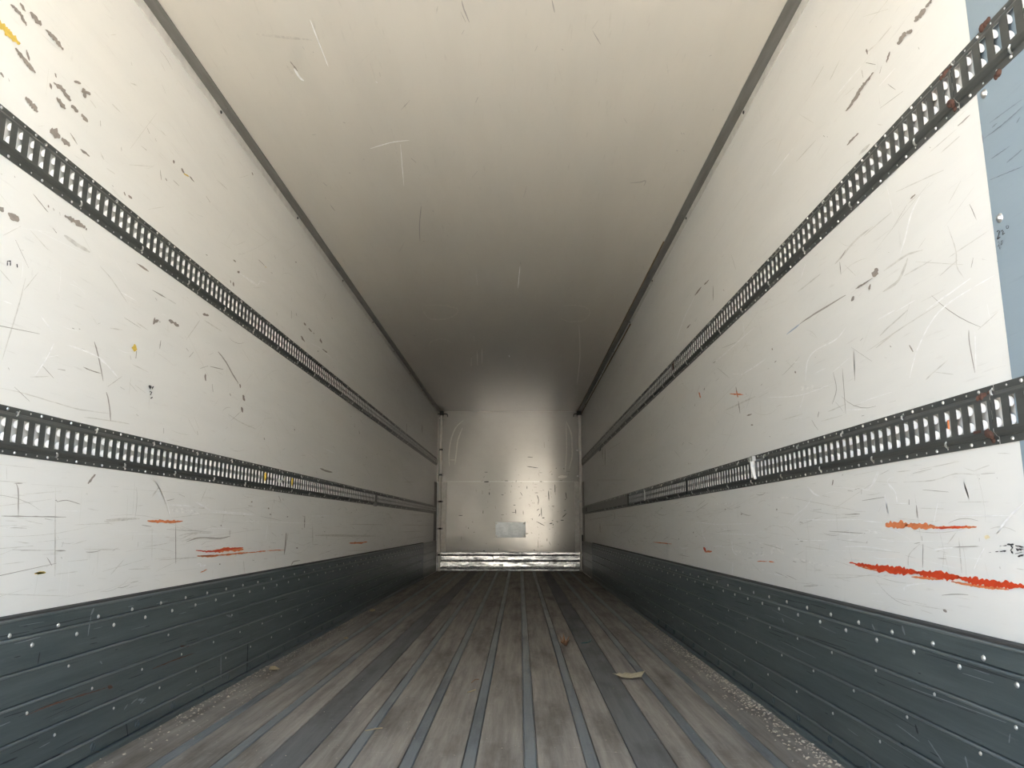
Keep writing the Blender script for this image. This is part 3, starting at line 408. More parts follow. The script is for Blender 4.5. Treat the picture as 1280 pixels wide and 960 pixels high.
    ('R', 'chip'): "8705 10445 -10 -10 50 30 -25 -35 50 30 -40 -55 70 60 -30 -40 60 45 -40 -60 70 60 -40 -55 55 40 -10 -15|8885 10450 -20 -20 50 35 -45 -65 95 90 -75 -100 105 95 -75 -100 100 90 -55 -80 90 75 -65 -90 100 105 -50 -70 85 85 -75 -100 85 65 -40 -55 70 55 -25 -35|9230 10390 -15 -30 60 55 -40 -70 75 80 -40 -75 80 100 -35 -70 60 50 -10 -15|9400 10475 -30 -35 65 50 -60 -70 95 75 -85 -95 105 80 -60 -70 110 85 -75 -85 100 75 -75 -90 90 60 -55 -60 100 70 -60 -70 65 50 -30 -35|9835 10470 -10 -15 45 10 -35 -30 55 15 -40 -35 70 30 -40 -40 45 10 -40 -30 70 20 -35 -25 40 0 -15 -15|10355 10480 -20 -20 65 30 -30 -30 60 20 -20 -20 60 25 -25 -30 60 30 -45 -55 90 60 -50 -55 90 55 -35 -40 70 35 -35 -40 105 75 -75 -85 85 55 -40 -45 90 60 -65 -70 80 55 -55 -60 110 75 -75 -75 105 65 -65 -65 90 60 -60 -60 95 65 -105 -100 140 80 -80 -75 100 65 -80 -80 120 80 -85 -80 120 75 -65 -70 120 75 -70 -65 90 50 -55 -55 80 45 -60 -60 95 60 -50 -55 90 45 -45 -45 105 50 -45 -45 70 35 -30 -30 70 35 -25 -25|10495 10960 -15 -5 35 -15 -65 -35 40 -10 -35 -20 25 -15 -20 -10|10980 9835 -15 -15 55 30 -25 -30 65 25 -30 -30 80 35 -25 -25 85 40 -35 -40 100 40 -45 -45 85 55 -45 -45 75 40 -40 -40 90 25 -25 -25 70 25 -15 -15|10800 7555 -45 -25 105 30 -115 -65 125 45 -95 -55 130 45 -150 -85 210 90 -160 -90 150 55 -115 -65 100 30 -45 -25|11040 7380 -20 -5 45 -5 -40 -20 70 5 -55 -25 70 5 -65 -25 55 -5 -15 -5|11625 7375 -30 -15 80 10 -70 -40 100 20 -80 -45 100 15 -35 -15|11120 7450 -10 -10 65 15 -15 -15 70 25 -25 -35 70 30 -15 -20 75 30 -30 -35 85 40 -25 -30 75 30 -25 -35 70 25 -10 -15 60 15 -5 -5|9565 8160 -10 -15 45 15 -15 -20 55 25 -20 -25 50 20 -20 -25 45 15 -5 -5|15470 7120 10 5 -80 -5 25 15 -80 -5 10 10|12970 4545 -30 -5 50 -25 -40 -5 60 -25 -45 -5 60 -25 -20 -5|20360 10560 -20 -10 175 30 -60 -35 195 40 -60 -35 230 65 -105 -65 210 50 -40 -20|21275 10645 -40 -20 200 35 -80 -40 205 40 -105 -55 265 65 -125 -65 245 60 -130 -70 245 55 -55 -30 185 30 -50 -30|22850 9945 -45 -20 235 30 -85 -40 270 50 -125 -60 235 35 -20 -15|17560 6300 10 10 -150 -30 35 40 -165 -40 25 25 -140 -20 10 10",
    ('R', 'scr'): "10100 10415 -5 -5 85 -60 -10 -10|12260 10490 -15 0 -35 -50 -15 -5|12110 10400 -10 -5 -10 -25 -15 -5|9135 10055 -10 -5 -5 -40 -10 0|12205 12595 -15 -10 -5 -30 -15 -5|8240 8550 -5 -5 95 15 -15 -20 100 15 -15 -20 95 20 -5 -10|10700 10740 -10 -5 -10 -140 -10 -5|9125 8605 -10 0 -5 -20 -10 0|9985 10050 -5 0 -85 -110 -15 0 -90 -105 -5 0|10950 7450 -5 -5 180 15 -15 -20 180 20 -15 -20 190 15 -5 -5|11905 7480 -5 -10 135 20 -10 -15 205 25 -20 -20 235 30 -25 -25 220 35 -25 -30 190 40 -30 -35 180 40 -25 -30 180 40 -30 -35 190 40 -30 -30 210 30 -30 -30 230 35 -25 -25 205 20 -20 -15 145 10 -15 -10|11770 8200 -10 -5 130 -25 -30 -20 140 -20 -10 -5|10630 6320 -20 0 -5 -30 -20 0|12025 8085 -10 0 20 -105 -35 -10 20 -100 -10 -5|8445 7515 -5 0 -25 -80 -15 0 -15 -80 -15 -5 -25 -80 0 0|8495 6870 -5 0 35 -50 -10 -5 40 -45 -5 -5|8335 6795 -5 0 -85 -50 0 0|8080 6675 -10 5 -10 -25 -5 0|8735 6060 -5 -5 15 -20 -15 -5 25 -30 -20 -5 25 -45 -20 0 20 -60 -20 0 10 -85 -20 0 15 -50 -20 -5 15 -50 -20 0 5 -100 -15 0 0 -65 -5 0|11785 6530 -5 -5 20 -80 -20 0 35 -80 -30 -5 40 -75 -35 -5 40 -80 -30 -5 35 -75 -20 -5 20 -80 -5 0|10420 7660 -10 -5 0 -10 -15 -5|11800 6500 -5 0 15 -90 -15 0 20 -85 -15 -5 25 -85 -20 -5 20 -85 -10 0|12250 6335 -5 -5 15 -90 -15 -5 20 -95 -25 0 25 -95 -20 0 20 -95 -20 -5 25 -90 -20 -5 20 -90 -20 -5 20 -90 -15 0 10 -95 -5 0|12625 6340 -5 0 -10 -55 -15 -5 -15 -80 -20 -5 -5 -85 -20 -5 20 -75 -20 -5 60 -60 -20 -5 85 -55 -20 -5 85 -50 -15 -5 55 -35 -5 0|13710 5670 -10 0 -140 -140 -15 5|13555 5530 -5 5 -100 -80 -10 0|11700 5450 0 10 -95 -10 5 5|13340 6765 -15 0 -10 -20 -10 0|11525 6615 5 5 -105 15 5 5|15835 7085 -10 -5 95 -5 -5 -5|10325 4050 -10 0 25 -80 -30 0 25 -85 -10 0|10505 4130 -10 0 25 -70 -10 0|8665 3330 -5 5 0 -25 0 0|8985 3640 -5 0 10 -40 -5 0|9555 3520 0 0 -120 0 0 10 -115 -5 0 10 -110 -5 0 10 -110 -5 0 10 -105 0 0 0|10315 4040 -5 0 15 -80 -25 0 15 -85 -10 0|10500 4130 -10 0 20 -70 -10 0|10250 3540 -10 0 30 -80 -20 0 40 -75 -20 0 35 -80 -20 0 30 -75 -5 0|10265 3645 -10 0 5 -65 -10 0|8860 4320 -5 0 0 -15 -10 5|8530 4310 -5 0 0 -15 -5 0|8660 3330 -5 0 5 -25 -5 5|12595 3950 0 5 -190 -5 0 10 -180 -10 -5 15 -175 -10 0 5|11875 3545 -10 -5 45 -30 -10 0|14980 3420 -5 5 -170 -5 -5 5|14655 3840 -10 10 -140 -25 -5 10|12425 4335 -5 5 -195 -25 0 5|11930 4320 -10 -5 20 -55 -10 0|13950 4050 0 5 -385 5 0 5|12585 4590 10 5 -55 15 10 5|17955 3390 -25 10 -55 -25 -25 5|17070 3220 -15 0 25 -65 -15 0|28875 4440 -70 5 -30 -45 -70 5|24325 4370 -35 5 -70 -35 -40 10|28830 6020 -45 0 5 -75 -45 -5|23030 4035 -15 10 -120 -25 -15 10|18355 7135 -30 -5 20 -125 -105 -10 40 -125 -35 -5|18215 6755 -25 0 5 -155 -80 -10 10 -150 -25 0|20355 8160 25 20 -295 -35 25 20|19975 10265 -15 -5 60 -125 -55 -15 90 -115 -65 -20 65 -125 -20 -5|17590 6825 -15 5 -65 -35 -15 5|16415 6810 20 10 -95 10 20 10|18995 9825 -30 0 -40 -45 -25 0|51845 6615 -110 -5 155 -230 -100 -5|43265 6095 -30 10 -415 -55 -35 5|48575 8670 -90 -10 285 -325 -315 -30 270 -330 -95 -5|47160 8530 -80 -10 220 -355 -295 -25 315 -345 -240 -20 190 -360 -80 -5|51075 3935 -115 0 230 -310 -340 0 225 -310 -125 0|43015 4460 -80 0 60 -330 -85 0|37855 3100 -70 0 -240 -165 -70 5",
    ('R', 'mid'): "10180 10835 -5 -5 150 45 -15 -25 155 50 -5 -10|9725 10800 -5 -5 120 20 -15 -20 130 30 -15 -20 125 25 -15 -20 130 25 -5 -5|9470 10930 -5 -5 135 -5 -10 -5|12015 11680 -10 -10 130 5 -20 -20 140 10 -25 -20 150 15 -25 -25 150 15 -25 -20 140 5 -5 -5|11400 11380 -10 -5 120 -10 -20 -20 125 0 -20 -20 130 -5 -25 -25 130 -5 -10 -5|8480 8410 -5 -5 95 10 -10 -15 95 15 -10 -15 100 15 -10 -15 100 15 -10 -15 100 5 -5 0|8500 8525 0 0 95 5 -5 -5 100 10 -10 -10 105 15 -10 -15 110 15 -15 -15 110 15 -10 -10 110 15 -5 -10 110 5 -5 0|8785 8905 -5 -5 85 5 -25 -30 90 5 -5 -5|10670 9485 -15 -20 160 50 -55 -65 175 65 -55 -60 165 45 -15 -15|12585 10585 -10 -5 200 25 -20 -20 215 40 -25 -25 225 40 -30 -25 225 35 -20 -20 225 30 -10 -5|8875 8165 0 -5 120 35 -5 -10 125 40 -5 -15 130 40 -5 -15 135 40 -5 -10 135 40 -5 -15 140 45 -5 -15 140 40 -5 -10 150 40 -5 -10 150 40 -5 -5|9530 7360 0 -10 70 25 -5 -10 105 40 -5 -20 115 45 -10 -30 115 50 -15 -30 105 35 -25 -30 110 35 -25 -35 105 35 -25 -35 110 30 -25 -30 120 30 -25 -30 130 30 -25 -30 115 20 -15 -15 75 10 -10 -10|9925 7390 -15 -10 70 -30 -35 -20 115 -35 -55 -30 140 -30 -55 -35 140 -15 -45 -35 160 20 -40 -45 175 40 -35 -40 160 35 -20 -30 105 20 -5 -10|10810 8215 -10 -10 115 15 -15 -15 170 30 -25 -30 200 40 -30 -35 190 30 -35 -35 180 20 -40 -35 185 15 -35 -30 170 5 -45 -35 165 20 -40 -35 140 20 -45 -35 120 25 -35 -25 95 15 -25 -20 65 10 -10 -10|12815 8155 -5 -5 225 20 -25 -25 245 30 -30 -30 250 30 -25 -20 260 25 -30 -25 255 20 -5 -10|8925 7440 -5 0 -15 -65 -10 -5 -20 -95 -15 -5 -15 -95 -20 -5 0 -80 -20 -5 20 -55 -25 -10 35 -40 -25 -5 35 -40 -25 -5 20 -40 -20 -5 0 -55 -20 0 -20 -55 -15 0 -25 -50 -10 0 -15 -35 -5 0|9350 7155 -5 -5 120 10 -10 -10 125 15 -10 -15 130 25 -10 -20 130 25 -10 -20 135 20 -10 -15 130 15 0 -5|8800 6955 -5 -5 110 -5 -15 -15 115 0 -10 -15 115 -5 -15 -10 115 -10 -5 -5|10050 6690 -5 -5 120 -10 -15 -15 180 -10 -20 -20 195 -10 -15 -20 165 0 -25 -20 120 0 -25 -20 90 0 -20 -15 75 5 -20 -15 50 0 -5 -5|9275 6540 0 -5 135 0 -5 -5 100 0 -10 -5 110 5 -10 -15 125 10 -15 -15 130 10 -10 -15 140 5 -15 -15 140 10 -10 -15 165 5 -15 -15 165 5 -15 -20 140 10 -15 -15 135 5 -15 -15 140 5 -15 -15 190 0 -10 -10 190 -5 -10 -10 140 0 -5 -5 140 -5 -5 -5|10430 6475 -5 -5 130 -5 -15 -15 140 0 -25 -20 150 0 -20 -15 145 0 -20 -20 145 -5 -5 -5|9235 5805 -5 -5 80 -10 -10 -10 120 -15 -15 -15 130 -15 -10 -15 105 -10 -15 -10 75 -5 -15 -15 60 0 -20 -15 45 5 -10 -10 30 -5 -5 0|9570 5720 0 0 -110 -35 -5 10 -105 -40 -5 10 -100 -40 -5 10 -100 -35 0 5|8175 6120 0 -5 80 -15 -10 -5 85 -15 -5 -10 85 -10 -10 -10 90 -10 -10 -10 90 -15 -5 -5|8140 7070 0 0 90 0 -5 -5 95 5 -5 -10 95 10 -5 -10 100 5 -10 -10 105 10 -10 -10 105 10 -5 -15 105 10 -5 -10 105 5 -5 -10 105 5 0 0|10220 8190 -5 -5 130 5 -15 -15 140 20 -20 -20 145 20 -20 -20 145 20 -15 -20 145 15 -15 -15 150 15 -15 -20 145 10 -5 -5|9515 8125 -5 -5 145 10 -20 -20 145 5 -5 -5|15305 5885 0 0 -315 -20 10 15 -310 -25 10 15 -295 -25 10 15 -285 -20 5 5|13285 5585 0 5 -235 -15 5 15 -235 -20 10 15 -230 -20 10 10 -215 -10 0 5|12965 5710 5 5 -260 -10 10 20 -255 -10 10 15 -240 -5 0 5|12090 6075 0 5 -200 0 0 5|11970 5650 5 10 -290 -20 5 5|10820 5520 5 5 -220 -10 5 5|9180 4295 -10 0 -5 -70 -30 0 15 -70 -40 5 5 -70 -10 0|9405 3520 0 0 -120 5 0 5 -115 0 0 5 -115 0 0 5 -110 0 0 0|9180 4285 -10 5 -5 -75 -30 5 0 -75 -25 0 -5 -70 -5 0|9405 3630 -5 0 15 -70 -20 0 25 -70 -25 5 30 -75 -25 5 25 -75 -25 5 25 -70 -20 0 15 -70 -5 0|10610 4370 0 5 -150 -10 0 5 -210 -15 0 10 -110 -15 -5 10 -105 -15 0 15 -190 -15 0 15 -145 0 0 10 -130 5 5 10 -130 5 5 10 -125 -5 0 15 -135 -20 0 10 -140 -25 0 10 -120 -25 0 5 -85 -15 0 5|9340 4060 -5 5 -115 -10 0 5 -115 -10 0 10 -110 -10 0 5 -110 -10 0 10 -105 -10 -5 5 -100 -5 0 0|9415 3720 -5 0 90 -50 -15 -5 100 -50 -15 -10 95 -50 -5 0|10695 3225 5 0 -20 30 20 0 -30 45 25 0 -35 45 20 0 -60 45 25 5 -85 35 15 5 -105 35 15 10 -100 30 5 5 -65 20 5 5|10185 4510 0 5 -150 0 0 5 -145 0 5 5 -145 -5 5 10 -140 -5 0 10 -130 -5 0 10 -130 -5 0 10 -125 -5 0 5|9150 4465 0 0 -100 -35 -5 10 -95 -35 0 5|9770 3460 -5 0 25 -70 -15 0 35 -65 -15 0 30 -70 -5 0|10280 4010 0 0 -130 -10 0 10 -125 -15 0 10 -120 -15 -5 10 -115 -15 -5 10 -115 -10 0 5|8465 4570 0 5 -115 -20 -5 10 -110 -20 0 0|10795 4525 0 0 -140 -10 0 15 -140 -15 0 10 -135 -10 0 5|13755 3455 -10 0 45 -115 -10 0|11330 4055 -5 0 100 -75 -5 -5|15660 4035 -5 5 -375 -35 -10 15 -360 -35 -5 5|13110 4070 0 5 -190 -15 -5 10 -180 -15 0 0|19380 6705 15 15 -315 -30 35 30 -440 -50 45 40 -465 -50 45 40 -410 -50 45 40 -355 -45 45 40 -350 -50 40 40 -285 -35 25 20 -195 -20 15 10|45525 8240 40 10 -2375 -95 110 35 -2205 -100 110 35 -1970 -85 25 10|53805 6925 0 10 -3550 -220 -5 25 -3105 -215 -10 30 -2740 -190 -5 30 -2440 -170 -5 25 -2185 -155 -5 25 -1970 -130 0 10|49805 3795 0 10 -3380 -15 -5 25 -2945 -30 -5 30 -2590 -30 -5 30 -2300 -20 -5 5|42045 4255 0 5 -2150 -30 0 20 -1940 -40 0 25 -1760 -40 -5 25 -1600 -25 0 5|59915 4185 20 10 -4890 10 65 45 -4180 -10 55 40 -3610 -15 55 45 -3120 -5 10 10",
    ('R', 'wht'): "10690 10805 -10 -10 130 20 -15 -15 140 30 -20 -25 145 35 -25 -25 150 35 -20 -25 155 35 -25 -25 150 35 -20 -25 150 25 -5 -5|13620 10980 -15 -10 225 25 -30 -25 240 40 -40 -35 245 35 -35 -30 260 40 -45 -30 260 35 -35 -30 260 30 -15 -10|9735 10140 -5 -5 125 20 -15 -20 130 20 -10 -15 130 20 -15 -15 135 20 -5 -10|9420 8095 -10 -5 65 -15 -15 -15 95 -20 -20 -15 110 -30 -30 -20 105 -30 -30 -20 90 -40 -35 -20 90 -50 -35 -15 85 -55 -35 -15 85 -45 -40 -20 95 -35 -35 -20 85 -40 -20 -10 70 -35 -15 -10 50 -25 -10 -5|8135 6535 -5 -5 90 5 -5 -5 135 5 -5 -15 80 15 -10 -15 80 10 -5 -10 145 5 -10 -15 130 10 -10 -15 135 10 -15 -15 130 5 -15 -20 135 10 -20 -25 120 0 -20 -20 120 0 -20 -20 115 -15 -20 -15 115 -30 -20 -15 130 -40 -25 -15 125 -55 -25 -15 130 -60 -30 -15 125 -60 -30 -15 105 -75 -25 -10 100 -85 -20 -10 80 -80 -15 -5 55 -55 -10 -5|8570 6650 -5 -10 115 0 -10 -10 90 5 -10 -15 95 10 -15 -20 100 10 -10 -20 105 10 -15 -20 90 15 -10 -20 95 15 -15 -20 140 5 -15 -20 130 5 -15 -15 110 5 -10 -15 75 5 -5 -10|12005 6950 -5 -5 75 -15 -15 -5 110 -20 -25 -15 140 -15 -25 -20 170 10 -25 -25 210 20 -15 -20 250 35 -15 -25 260 35 -20 -25 220 20 -20 -20 170 10 -35 -25 150 0 -50 -25 135 -15 -45 -15 120 -35 -50 -15 105 -60 -50 -15 90 -85 -35 -5 65 -85 -30 -10 45 -55 -15 -5|10910 6780 5 5 -150 -15 15 20 -155 -20 15 20 -150 -20 15 20 -140 -15 5 5|14390 6885 0 15 -330 -70 0 10|13450 8560 -10 -5 125 -60 -35 -15 130 -55 -30 -15 120 -60 -15 -5|8610 6000 -5 0 20 -60 -15 -5 25 -60 -15 0 25 -60 -20 -5 30 -60 -20 0 30 -60 -20 -5 25 -60 -15 0 20 -65 -5 0|9825 6760 -5 -5 140 10 -10 -15 145 10 -10 -15 150 15 -10 -15 150 5 -5 0|16030 6480 0 5 -225 -45 -5 10 -315 -65 0 15 -340 -75 0 25 -310 -70 5 20 -265 -50 0 15 -255 -50 5 20 -255 -45 5 20 -280 -40 10 20 -335 -30 10 15 -365 -25 10 15 -315 -15 5 10 -210 -15 0 5|13935 6205 -10 -5 125 -80 -30 -5 135 -80 -35 -10 140 -75 -30 -10 125 -85 -10 0|12225 5625 0 5 -180 -35 -5 20 -175 -45 0 20 -170 -40 -5 15 -165 -35 0 5|11730 5660 0 0 -70 -5 5 10 -105 -10 10 15 -125 -10 10 10 -140 -10 10 10 -170 -15 5 15 -195 -15 5 10 -175 -10 0 5 -120 -10 5 5|14520 5810 5 10 -380 -45 0 10|13390 6470 5 5 -270 -15 15 20 -260 -15 5 5|12680 6330 5 0 -210 25 15 10 -205 15 10 10 -200 15 15 15 -190 20 5 0|11910 4350 -5 5 -40 -15 -10 5 -55 -30 -15 15 -70 -20 0 10 -85 0 20 10 -105 40 25 5 -115 65 30 10 -105 60 20 5 -70 45 10 5|11060 4400 -10 0 -30 -30 -15 5 -40 -45 -25 5 -35 -50 -25 5 -20 -45 -25 5 5 -50 -30 5 30 -50 -30 0 25 -45 -25 0 15 -30 -5 0|11185 4215 -10 5 10 -90 -35 0 15 -85 -40 0 5 -85 -10 0|8890 3535 -5 0 35 -20 -15 -5 50 -25 -20 -5 60 -30 -15 -5 50 -30 -15 -5 50 -35 -20 0 55 -35 -20 -5 50 -30 -15 -5 30 -25 -5 0|8515 3755 -5 -5 75 -20 -15 -15 75 -20 -5 -5|9220 3190 0 0 -60 30 0 5|8115 4020 -5 -5 55 -20 -10 -10 85 -25 -20 -10 105 -30 -25 -15 100 -30 -20 -15 100 -35 -25 -15 105 -45 -25 -15 95 -40 -15 -10 65 -30 -10 -5|10025 3470 0 0 -60 0 5 10 -85 -5 0 15 -90 -5 0 15 -70 -5 0 15 -60 -10 0 10 -55 -5 0 10 -40 -10 0 15 -30 -10 0 5|10845 2895 10 0 -15 10 20 0 -30 15 35 0 -40 10 35 5 -50 5 20 15 -60 0 15 15 -65 -5 10 20 -75 -5 5 15 -75 -5 5 20 -90 -10 0 20 -105 -5 0 15 -95 -5 0 10 -65 0 0 5|9415 3895 0 5 -115 -5 0 5 -110 -10 0 10 -110 -10 -5 10 -105 -10 0 5 -105 -10 0 10 -100 -10 -5 10 -95 -10 -5 10 -95 -10 0 10 -95 -10 0 5 -95 -5 0 5 -90 -5 0 5|9775 4065 -5 0 50 -65 -20 -5 60 -65 -20 0 60 -65 -20 -5 50 -65 -5 0|10880 4090 -5 0 -185 -15 -5 15 -180 -15 0 0|11295 4565 -10 -5 50 -25 -25 -5 65 -35 -30 -10 85 -35 -30 -10 85 -25 -30 -15 95 -15 -20 -10 100 -10 -20 -15 95 -5 -10 -10 60 -5 -5 -5|10840 4465 -5 -5 50 0 -5 -10 75 5 -5 -10 75 -5 -15 -10 55 -15 -25 0 10 -35 -20 0 -25 -45 -20 5 -30 -50 -15 5 -25 -30 -5 0|11160 4220 -10 0 10 -90 -35 0 25 -90 -35 0 10 -90 -10 0|14130 4485 -15 0 -25 -35 -40 15 -35 -55 -55 20 -20 -60 -65 20 -20 -55 -50 20 -35 -40 -35 20 -40 -40 -30 25 -45 -30 -20 15 -30 -20 -10 5|13905 4305 -10 0 70 -30 -15 -5 100 -40 -20 -5 125 -50 -25 -5 140 -40 -25 -10 170 -35 -20 -10 195 -30 -20 -15 200 -30 -20 -10 175 -30 -25 -10 150 -35 -20 -5 135 -40 -20 -5 110 -30 -15 -5 75 -25 -10 -5|14420 4005 -10 -5 215 -55 -20 -10 225 -60 -20 -5 225 -65 -10 -5|14440 3885 -5 5 -240 -10 -5 10 -335 -20 0 20 -365 -20 0 10 -340 -15 0 15 -175 -15 -5 15 -165 -15 -5 15 -180 -15 0 15 -175 -15 0 15 -155 -15 -5 15 -150 -10 0 5 -205 -5 0 5|12865 3650 -5 5 -215 -20 -10 15 -210 -25 -5 20 -205 -20 -5 5|12675 3545 0 5 -190 -10 -5 20 -180 -10 -5 5|12745 3435 0 5 -160 0 -5 10 -220 -5 -5 15 -245 -10 -5 15 -230 -15 -5 15 -235 -20 -10 15 -245 -25 -10 10 -215 -25 -5 10 -145 -15 0 5|15370 3495 0 5 -305 -5 -5 10 -290 -10 -5 15 -280 -10 0 15 -270 -10 -5 10 -260 -5 -5 10 -250 -10 0 15 -245 -10 0 10 -235 -5 0 5|16620 3385 0 10 -520 15 0 5|16740 2780 -5 5 -365 -15 -15 20 -345 -20 -15 25 -330 -20 -5 5|11935 3850 0 5 -210 -20 -5 15 -195 -25 -5 15 -190 -20 -5 5|11855 3300 0 5 -30 0 0 5 -50 0 5 5 -55 0 0 10 -45 -10 -5 10 -25 -15 -15 10 -15 -15 -10 5 -30 -15 -5 10 -60 -10 -5 10 -110 -10 -5 10 -145 0 0 10 -135 0 0 5 -90 0 0 5|15695 3440 -10 0 70 -110 -40 0 65 -105 -15 0|23810 3790 15 10 -195 10 20 10 -270 15 25 15 -325 5 20 20 -350 -15 -5 30 -310 -35 -25 25 -310 -45 -20 20 -410 -40 -20 20 -595 -35 -10 25 -460 -25 -5 20 -445 -20 0 20 -545 -15 0 15 -515 -15 0 20 -470 -15 0 15 -450 -10 0 10 -580 -5 0 5|22615 3780 -30 5 15 -65 -70 5 15 -90 -100 10 40 -100 -100 10 25 -80 -100 10 15 -65 -100 15 -5 -60 -95 15 -25 -45 -55 10 -25 -30 -20 5|21865 3400 15 10 -655 60 15 10|20815 3565 0 10 -280 -10 -5 10 -380 -15 -5 20 -435 -20 -5 20 -440 -20 -5 20 -500 -20 -5 20 -545 -20 -10 20 -475 -15 -5 10 -315 -5 0 5|19410 3390 -30 0 50 -45 -75 0 80 -65 -90 5 75 -75 -100 10 70 -65 -100 15 10 -55 -80 20 -20 -50 -80 20 -45 -40 -40 15 -40 -25 -20 5|25765 3090 -60 10 30 -30 -135 25 80 -55 -175 35 25 -55 -125 45 -65 -55 -35 50 -210 -45 25 50 -300 -20 40 35 -285 -10 35 30 -195 -5 10 10|18005 4295 -15 5 -505 -100 -10 5|16865 4435 -15 -5 250 -125 -15 -5|21315 3185 5 5 -145 0 10 20 -205 -5 15 25 -220 -10 10 25 -180 -15 -5 25 -145 -25 -20 25 -125 -35 -35 30 -100 -30 -20 15 -75 -15 -10 5|23255 5780 -5 10 -205 -35 -5 5|24525 6070 20 10 -600 15 70 25 -565 15 15 10|19405 2900 -30 0 130 -165 -100 0 125 -165 -35 0|22045 10605 -30 -10 310 -15 -65 -30 485 -15 -105 -45 550 -25 -100 -35 530 -35 -125 -45 500 -55 -115 -45 515 -75 -135 -45 465 -75 -85 -30 310 -60 -40 -15|16635 8190 -15 -10 245 10 -30 -20 375 25 -50 -30 445 25 -45 -30 480 30 -60 -35 560 30 -60 -35 350 25 -60 -35 370 35 -70 -40 630 25 -45 -25 455 10 -20 -10|15985 7320 -10 -5 120 10 -30 -20 180 20 -35 -25 225 30 -45 -35 260 30 -40 -35 345 40 -50 -35 425 40 -40 -30 400 30 -30 -20 290 20 -15 -10|18800 7545 0 5 -580 -130 -5 20 -545 -115 0 5|19115 10360 -30 -15 455 -15 -30 -15|19325 10195 -20 0 -120 -70 -20 5|17450 8515 -20 -5 30 -145 -80 -15 35 -140 -25 -5|42925 3035 -55 0 110 -220 -75 5",
    ('R', 'blu'): "13950 7545 -10 -10 120 15 -30 -25 135 25 -45 -35 145 30 -40 -30 140 30 -35 -30 140 25 -40 -25 140 20 -30 -20 130 10 -15 -10",
    ('R', 'wfaint'): "14210 6315 10 30 -85 -55 20 60 -120 -80 35 95 -145 -110 40 105 -135 -115 35 100 -130 -100 35 95 -140 -105 35 80 -120 -85 25 60 -80 -45 15 30|16465 3170 50 5 -165 25 140 20 -270 35 205 30 -280 15 165 45 -190 -30 -15 70 -35 -85 -135 55 -5 -90 -150 45 15 -90 -120 35 5 -60 -45 15|15670 3160 -10 15 -225 -30 -25 30 -310 -45 -30 35 -330 -55 -35 50 -305 -60 -30 45 -315 -50 -25 40 -320 -55 -30 45 -280 -45 -20 30 -190 -25 -5 10|12060 3705 -10 10 -175 -40 -20 40 -160 -50 -30 45 -160 -45 -5 10|16435 4355 0 10 -375 -30 -5 25 -360 -30 0 20 -345 -35 0 30 -330 -35 0 25 -315 -25 -5 5|19350 3150 -15 20 -275 -40 -40 50 -375 -55 -45 60 -395 -70 -40 60 -340 -60 -40 55 -300 -60 -40 65 -290 -65 -40 70 -250 -50 -15 30 -180 -20 -10 15|21090 4345 0 15 -595 -40 -5 45 -560 -55 -5 40 -535 -50 0 45 -505 -35 0 10|17560 3360 0 15 -485 -5 0 40 -460 -5 0 10|34310 2640 5 15 -1640 45 15 45 -1495 40 5 10|18505 2765 -5 10 -445 0 -10 25 -420 -10 -10 25 -400 -10 -10 30 -390 -5 0 10|19245 3655 5 -5 560 35 20 -30 585 45 20 -20 635 35 5 -10|23290 8405 -30 -15 800 45 -105 -50 890 70 -115 -55 890 45 -35 -15|18820 7390 15 15 -545 -60 15 15|58860 10490 -375 -45 380 -215 -605 -65 700 -305 -925 -90 795 -330 -975 -90 835 -290 -1180 -90 740 -250 -1085 -75 440 -260 -955 -55 555 -230 -1110 -65 675 -190 -1100 -70 1060 -140 -1005 -70 1215 -100 -1010 -75 975 -90 -535 -35 585 -75 -325 -20",
